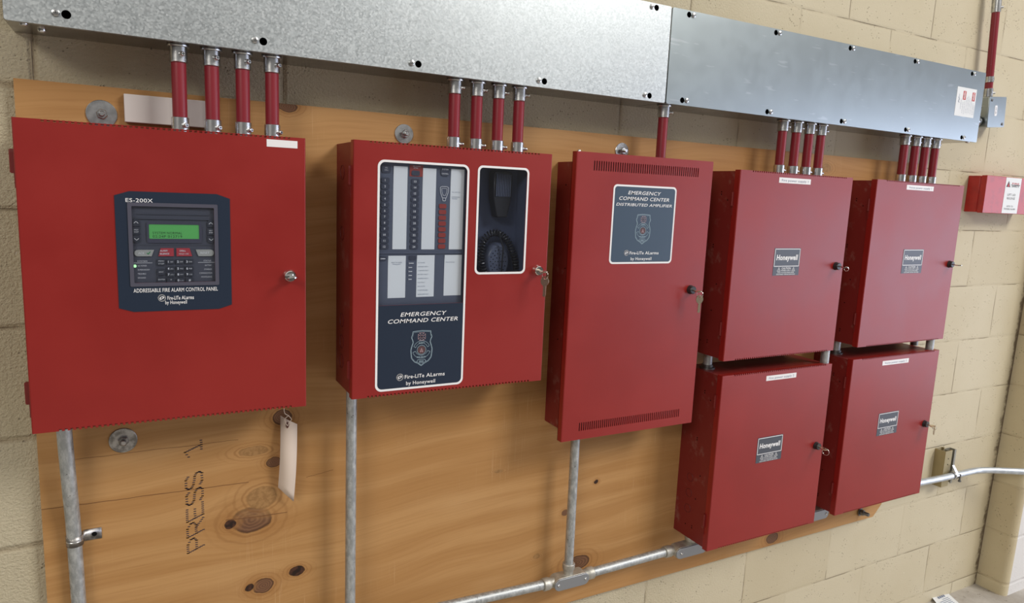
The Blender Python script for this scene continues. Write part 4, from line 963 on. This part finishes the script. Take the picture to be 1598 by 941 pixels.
# stubs joining upper and lower cabinets
def nipple(x, y, za, zb_, label, flange=True, mat='dull_conduit'):
    b = MB(); b.cyl((x, y, za), (x, y, zb_), .0118, 22)
    t_ = thing('conduit_nipple', label, 'conduit', (x, y, za)); b.build('tube', mat, t_)
    if flange:
        b = MB(); b.lathe((x, y, za), (0,0,1), [(.0205, 0), (.0205, .004), (.0150, .005), (.0150, .011)], 24); b.build('locknut', 'steel_dark', t_)
nipple(1.512, -.045, 1.0220, 1.0672, 'short stub with a locknut between the two left power supply cabinets, at their left')
nipple(1.889, -.118, 1.0220, 1.0672, 'short stub between the two left power supply cabinets, at their right', False)
nipple(2.032, -.046, 1.0260, 1.0682, 'short stub with a locknut between the two right power supply cabinets, at their left')
nipple(2.393, -.115, 1.0260, 1.0682, 'short stub between the two right power supply cabinets, at their right front', False)
q = (2.4242, 1.0242); nipple(q[0], -.045, 1.0260, 1.0682, 'short stub between the two right power supply cabinets, just left of the front one', False, 'steel_dark')

# ------------------------------------------------------------------ anchors with wide washers
def anchor(x, z, r, label, mat='zinc', tilt=0.0):
    t_ = thing('washer_bolt', label, 'bolt', (x, 0, z-r), 'washered anchor bolts in the plywood')
    b = MB(); b.lathe((x, 0, z), (0,-1,0), [(r, 0), (r, .0016), (r*.97, .0022), (.0075, .0022)], 32); b.build('washer', mat, t_)
    b = MB(); b.lathe((x, -.002, z), (.1,-1,tilt), [(.0088, 0), (.0088, .0070), (.0078, .0080)], 6); b.build('nut', mat, t_)
    b = MB(); b.lathe((x, -.008, z), (.1,-1,tilt), [(.0046, 0), (.0046, .0090), (.0036, .0100)], 16); b.build('stud', mat, t_)
anchor(.1210, 1.5690, .0235, 'bolt with a wide washer just above the panel with the green display')
anchor(.6590, 1.5770, .0200, 'bolt with a wide washer just above the two-windowed cabinet')
anchor(1.2140, 1.5790, .0195, 'bolt with a wide washer half hidden behind the tall vented cabinet')
anchor(.1310, .9880, .0232, 'darker bolt with a wide washer just below the panel with the green display', 'weathered_steel')
b = MB(); b.lathe((2.318, .004, .4385), (.15,-1,0), [(.0062, 0), (.0062, .034), (.0050, .036)], 14); b.lathe((2.318, .004, .4385), (.15,-1,0), [(.0105, .008), (.0105, .018)], 6); b.lathe((2.318, .001, .4385), (.15,-1,0), [(.0145, .002), (.0145, .0045)], 18)
single(b, 'stud_anchor', 'steel_dark', 'stud anchor poking out under the lower right power supply cabinet', 'bolt', (2.318, 0, .42))

# white card leaning behind the conduits
b = MB(); b.box(.155, .285, -.0115, -.0020, 1.5585, 1.6055)
cd = tag(b.build('card', 'card_white', None, .0012, (.22, 0, 1.5585)), 'blank white card on the plywood behind the leftmost conduits', 'card')
# tag on its string
TG = thing('paper_tag', 'blank manila tag hanging by a string under the panel with the green display', 'tag', (.372, -.02, .915))
TL, TR_, BRt, BLt = (0.4069, 1.0072), (0.4354, 0.9871), (0.4305, 0.8228), (0.4012, 0.8558); HO = (0.4197, 0.9869); UR = (0.4385, 0.9873); UL = (0.4070, 0.9974)
outl = [BLt, BRt, UR, TR_, TL]; n = 10; b = MB(); vs = []; fs = []
for k in range(n+1):
    f = k/n; l = (BLt[0]+(UL[0]-BLt[0])*f, BLt[1]+(UL[1]-BLt[1])*f); r_ = (BRt[0]+(UR[0]-BRt[0])*f, BRt[1]+(UR[1]-BRt[1])*f); bend = -.016-.010*math.sin(f*PI)
    vs += [(l[0], bend+.004, l[1]), ((l[0]+r_[0])/2, bend-.001, (l[1]+r_[1])/2), (r_[0], bend-.003, r_[1])]
for k in range(n):
    for j in (0, 1): fs.append((3*k+j, 3*k+j+1, 3*k+j+4, 3*k+j+3))
i0 = len(vs)-3; vs += [(TL[0], -.014, TL[1]), ((TL[0]+TR_[0])/2, -.017, (TL[1]+TR_[1])/2), (TR_[0], -.018, TR_[1])]; fs += [(i0, i0+1, i0+4, i0+3), (i0+1, i0+2, i0+5, i0+4)]
b.add(vs, fs); o = b.build('tag_card', 'manila', TG); m_ = o.modifiers.new('thickness', 'SOLIDIFY'); m_.thickness = .0006
b = MB(); b.lathe((HO[0], -.0175, HO[1]), (.1,-1,0), [(.0052, 0), (.0052, .0012), (.0030, .0018), (.0024, .0008)], 20)
for i, v_ in enumerate(b.v): b.v[i] = (HO[0]+(v_[0]-HO[0])*.62, v_[1], HO[1]+(v_[2]-HO[1])*1.25)
b.build('reinforced_eyelet', 'rivet_brown', TG)
S1, S2, S3, S4 = (0.4122, 1.0177), (0.4211, 1.0082), (0.4263, 0.9999), (0.4223, 0.9953); S5 = (0.4136, 1.0031)
b = MB(); b.tube(smooth([(S1[0], -.030, S1[1]+.030), (S1[0], -.026, S1[1]), (S2[0], -.024, S2[1]), (S3[0], -.024, S3[1]), (S4[0], -.022, S4[1]), (HO[0], -.020, HO[1]), (HO[0]-.004, -.022, HO[1]+.006), (S5[0], -.025, S5[1]), (S2[0]-.001, -.026, S2[1]+.001)], 8), .0007, 7); b.build('string', 'string', TG)

# ------------------------------------------------------------------ right end: junction box, red box, strut and conduit
JR = math.radians(-5.0); JC = Vector((2.7250, 0, 1.8035))
def tilt(b):
    c_, s_ = math.cos(-JR), math.sin(-JR)
    for i, v_ in enumerate(b.v):
        dx, dz = v_[0]-JC.x, v_[2]-JC.z; b.v[i] = (JC.x+dx*c_-dz*s_, v_[1], JC.z+dx*s_+dz*c_)
    return b
JB = thing('junction_box', 'square galvanised junction box beside the right end of the cable trough', 'junction box', (2.725, .018, 1.755))
jx0, jx1, jz0, jz1 = 2.6765, 2.7735, 1.7550, 1.8520
b = MB(); b.box(jx0, jx1, -.0360, .018, jz0, jz1); jb = tilt(b).build('box', 'galvanised_smooth', JB, .002)
b = MB()
for z_ in (1.79, 1.82): b.cyl((jx0+.0004, -.012, z_), (jx0-.0004, -.012, z_), .0024, 10)
tilt(b).build('pilot_holes', 'hole_black', jb)
b = MB(); b.poly(rrect(jx0-.001, jx1+.001, jz0-.001, jz1+.001, .004), -.0376, -.0360); cv = tilt(b).build('cover', 'galvanised_smooth', JB, .0004)
for sx, sz_ in ((jx0+.013, jz1-.010), (jx1-.012, jz0+.009)):
    b = MB(); b.lathe((sx, -.0374, sz_), (0,-1,0), [(.0048, 0), (.0048, .0012), (.003, .0028)], 14); tilt(b).build('cover_screw', 'steel_dark', cv)
b = MB(); b.poly(rrect(jx0+.034, jx0+.048, jz0+.036, jz0+.070, .003), -.0380, -.0376); lb = tilt(b).build('label_tape', 'label_tape', cv)
b = MB(); b.text('FA JB', jx0+.041, jz0+.053, -.0382, .006, .020, rot=-PI/2); tilt(b).build('label_text', 'ink', lb, flat=True)
b = MB(); b.lathe((2.5300, -.010, 1.770), (1,0,0), [(.0185, 0), (.0185, .006), (.0150, .007), (.0150, .060), (.0132, .062), (.0132, .100), (.0185, .101), (.0185, .108), (.0150, .109), (.0150, .1400)], 22)
single(b, 'connector', 'zinc', 'short zinc connector joining the cable trough to the junction box', 'conduit fitting', (2.60, -.010, 1.755))
JT = thing('conduit', 'tall red conduit rising from the junction box at the top right', 'conduit', (2.695, -.016, 1.857))
p0, p1 = Vector((2.6975, -.016, 1.8525)), Vector((2.6700, -.016, 2.170)); d = (p1-p0).normalized(); at = lambda z_: p0 + d*((z_-p0.z)/d.z)
b = MB(); b.cyl(p0, at(2.60), .0118, 24); b.build('tube', 'red_conduit_paint', JT)
for z0_, z1_ in ((1.8525, 1.8790), (2.118, 2.170)):
    b = MB(); L = (z1_-z0_)/d.z; b.lathe(at(z0_), d, [(.0132, 0), (.0142, .001), (.0142, L-.001), (.0132, L)], 24); cn = b.build('connector', 'zinc', JT)
    zc = (z0_+z1_)/2 if z1_ < 2 else 2.135; q = at(zc); e_ = Vector((.85, -.5, 0)).normalized(); b = MB(); b.lathe(q+e_*.012, e_, [(.0048, 0), (.0048, .004), (.0036, .0045), (.0036, .010)], 12); b.build('set_screw', 'zinc', cn)
SR = thing('conduit_strap', 'zinc strap round the tall red conduit just above the junction box', 'strap', (2.695, .018, 1.905))
q = at(1.9080); b = MB(); b.lathe(q-d*.009, d, [(.0134, 0), (.0134, .006), (.0142, .007), (.0142, .011), (.0134, .012), (.0134, .018)], 24); b.box(q.x-.004, q.x+.004, -.006, .0185, q.z-.008, q.z+.008); b.box(q.x+.010, q.x+.030, .016, .0185, q.z-.009, q.z+.009); b.box(q.x+.0105, q.x+.0130, -.016, .0185, q.z-.009, q.z+.009); b.build('strap_band', 'zinc', SR)

RB = thing('document_box', 'small bright red box with a white sticker on the wall at far right', 'wall box', (2.87, .018, 1.4690))
rx0, rx1, ry_, rz0, rz1 = 2.7130, 3.0300, -.0440, 1.4690, 1.5940
b = MB(); b.box(rx0, rx1, -.022, .018, rz0+.001, rz1-.001); b.build('box', 'red_enamel', RB, .0012)
b = MB(); b.box(rx0-.0008, rx1+.0008, ry_, -.026, rz0-.001, rz1+.0005); b.box(rx0+.001, rx1-.001, -.026, -.022, rz0+.002, rz1-.002); ld = b.build('lid', 'red_enamel', RB, .0012)
sx0, sx1 = 2.8290, 2.9270
b = MB(); b.box(sx0, sx1, ry_-.0005, ry_, rz0+.001, rz1-.001); sk = b.build('sticker', 'paper', RB)
W_ = sx1-sx0; H_ = rz1-rz0; y = ry_-.0008; P_ = lambda u, v_: (sx0+W_*u, rz1-H_*v_)
b = MB(); a, c, e_ = P_(.05,.27), P_(.32,.27), P_(.185,.10); b.poly([a, c, e_], y, y+.0002); b.text('SAFETY', *P_(.66,.235), y, .0070, W_*.50, bold=.03)
b.text('LIFT LID', *P_(.47,.475), y, .0080, W_*.52); b.text('RELEASE', *P_(.47,.575), y, .0080, W_*.52); b.text('KEYS TO', *P_(.47,.795), y, .0060, W_*.40); b.text('TROUBLE ALARM', *P_(.47,.870), y, .0060, W_*.74)
b.ribbon([P_(.34,.205), P_(.93,.205)], .0016, y); b.build('sticker_print', 'ink', sk, flat=True)
b = MB(); a, c, e_ = P_(.12,.26), P_(.25,.26), P_(.185,.15); b.poly([a, c, e_], y-.0003, y-.0001); b.text('FIRE', *P_(.64,.165), y, .0060, W_*.46, bold=.02); b.build('red_print', 'print_red', sk, flat=True)

# strut channels and the bright conduit
SU = thing('strut_channel', 'olive strut channel fixed upright on the block wall at lower right', 'strut', (2.766, .018, .4610))
b = MB(); s = .0024; x0, x1, y0, z0, z1 = 2.745, 2.787, -.0215, .462, .600
b.box(x0, x0+s, y0, .018, z0, z1); b.box(x0+s, x1, y0, y0+s, z0, z1); b.box(x0+s, x1, .018-s, .018, z0, z1); b.box(x1-s, x1, y0+s, y0+.010, z0, z1); b.box(x1-s, x1, .008, .018-s, z0, z1); sb = b.build('channel', 'strut_gold', SU)
b = MB()
for z_ in (.570, .548): b.cyl((x0+.022, y0+.0006, z_), (x0+.022, y0-.0004, z_), .0024, 12)
b.build('pilot_holes', 'hole_black', sb)
SU2 = thing('strut_channel', 'dark strut channel standing right behind the olive one on the block wall', 'strut', (2.818, .018, .4450))
b = MB(); x0, x1, y0, z0, z1 = 2.7995, 2.841, -.0060, .458, .590
b.box(x0, x0+s, y0+.004, .018, z0, z1); b.box(x1-s, x1, y0, .018, z0, z1); b.box(x0+s, x1-s, .018-s, .018, z0, z1); b.box(x1-.010, x1-s, y0, y0+s, z0, z1); b.build('channel', 'strut_grey', SU2)
b = MB(); b.tube(smooth([(2.20,-.0335,.527),(2.50,-.0335,.5155),(2.70,-.0335,.5080),(2.83,-.0335,.5050),(2.925,-.036,.5040),(2.975,-.050,.5045),(3.03,-.078,.505),(3.13,-.135,.5055),(3.30,-.235,.506)], 10), .0118, 24)
single(b, 'conduit', 'bright_conduit', 'bright galvanised conduit bending away round the pier at lower right', 'conduit', (2.75, -.0335, .505))
CL = thing('strut_clamp', 'steel clamp gripping the bright conduit on the strut channels', 'strap', (2.800, -.03, .490))
b = MB(); P = [(2.793, -.0335+.0132*math.cos(math.radians(a)), .5062+.0132*math.sin(math.radians(a))) for a in range(-60, 241, 15)]
vs = []; fs = []
for p in P: vs += [(p[0]-.010, p[1], p[2]), (p[0]+.010, p[1], p[2])]
for i in range(len(P)-1): fs.append((2*i, 2*i+1, 2*i+3, 2*i+2))
b.add(vs, fs); o = b.build('clamp_band', 'zinc', CL); m_ = o.modifiers.new('thickness', 'SOLIDIFY'); m_.thickness = .0016
b = MB(); b.add([(2.783,-.030,.545),(2.795,-.030,.545),(2.806,-.049,.508),(2.792,-.049,.508),(2.783,-.027,.545),(2.795,-.027,.545),(2.806,-.046,.508),(2.792,-.046,.508)], [(0,3,2,1),(4,5,6,7),(0,1,5,4),(1,2,6,5),(2,3,7,6),(3,0,4,7)]); b.build('clamp_tongue', 'zinc', CL)
b = MB(); b.cyl((2.812,-.047,.512),(2.812,-.047,.484), .003, 10); b.lathe((2.812,-.047,.484), (0,0,1), [(.0056, 0), (.0056, .005)], 6); b.build('clamp_screw', 'steel_dark', CL)

# leaflet lying on the floor by the wall
FL = [(2.9864, 0.0295), (2.8715, 0.0199), (2.8138, -0.0736), (2.9389, -0.0620)]
LF = thing('leaflet', 'white printed leaflet lying on the floor in the corner', 'paper', (2.93, -.02, -.045))
b = MB(); up = [(p[0], p[1], -.043+.010*(i == 1)) for i, p in enumerate(FL)]; dn = [(p[0], p[1], p[2]-.0006) for p in up]; b.add(up+dn, [(0,1,2,3),(7,6,5,4),(0,4,5,1),(1,5,6,2),(2,6,7,3),(3,7,4,0)]); lf = b.build('sheet', 'paper', LF)
b = MB(); V0, V1, V3 = Vector(up[0]), Vector(up[1]), Vector(up[3])
def onleaf(u, v_): return V0 + (V1-V0)*u + (V3-V0)*v_ + Vector((0,0,.0006))
for k in range(7):
    f = .28+.09*k; w_ = .05
    b.add([onleaf(.2, f), onleaf(.85 if k % 3 else .6, f), onleaf(.85 if k % 3 else .6, f+w_*.5), onleaf(.2, f+w_*.5)], [(0,1,2,3)])
for k in range(4): b.add([onleaf(.30+.12*k, .08), onleaf(.38+.12*k, .08), onleaf(.38+.12*k, .20), onleaf(.30+.12*k, .20)], [(0,1,2,3)])
b.build('printed_lines', 'ink_blue', lf, flat=True)
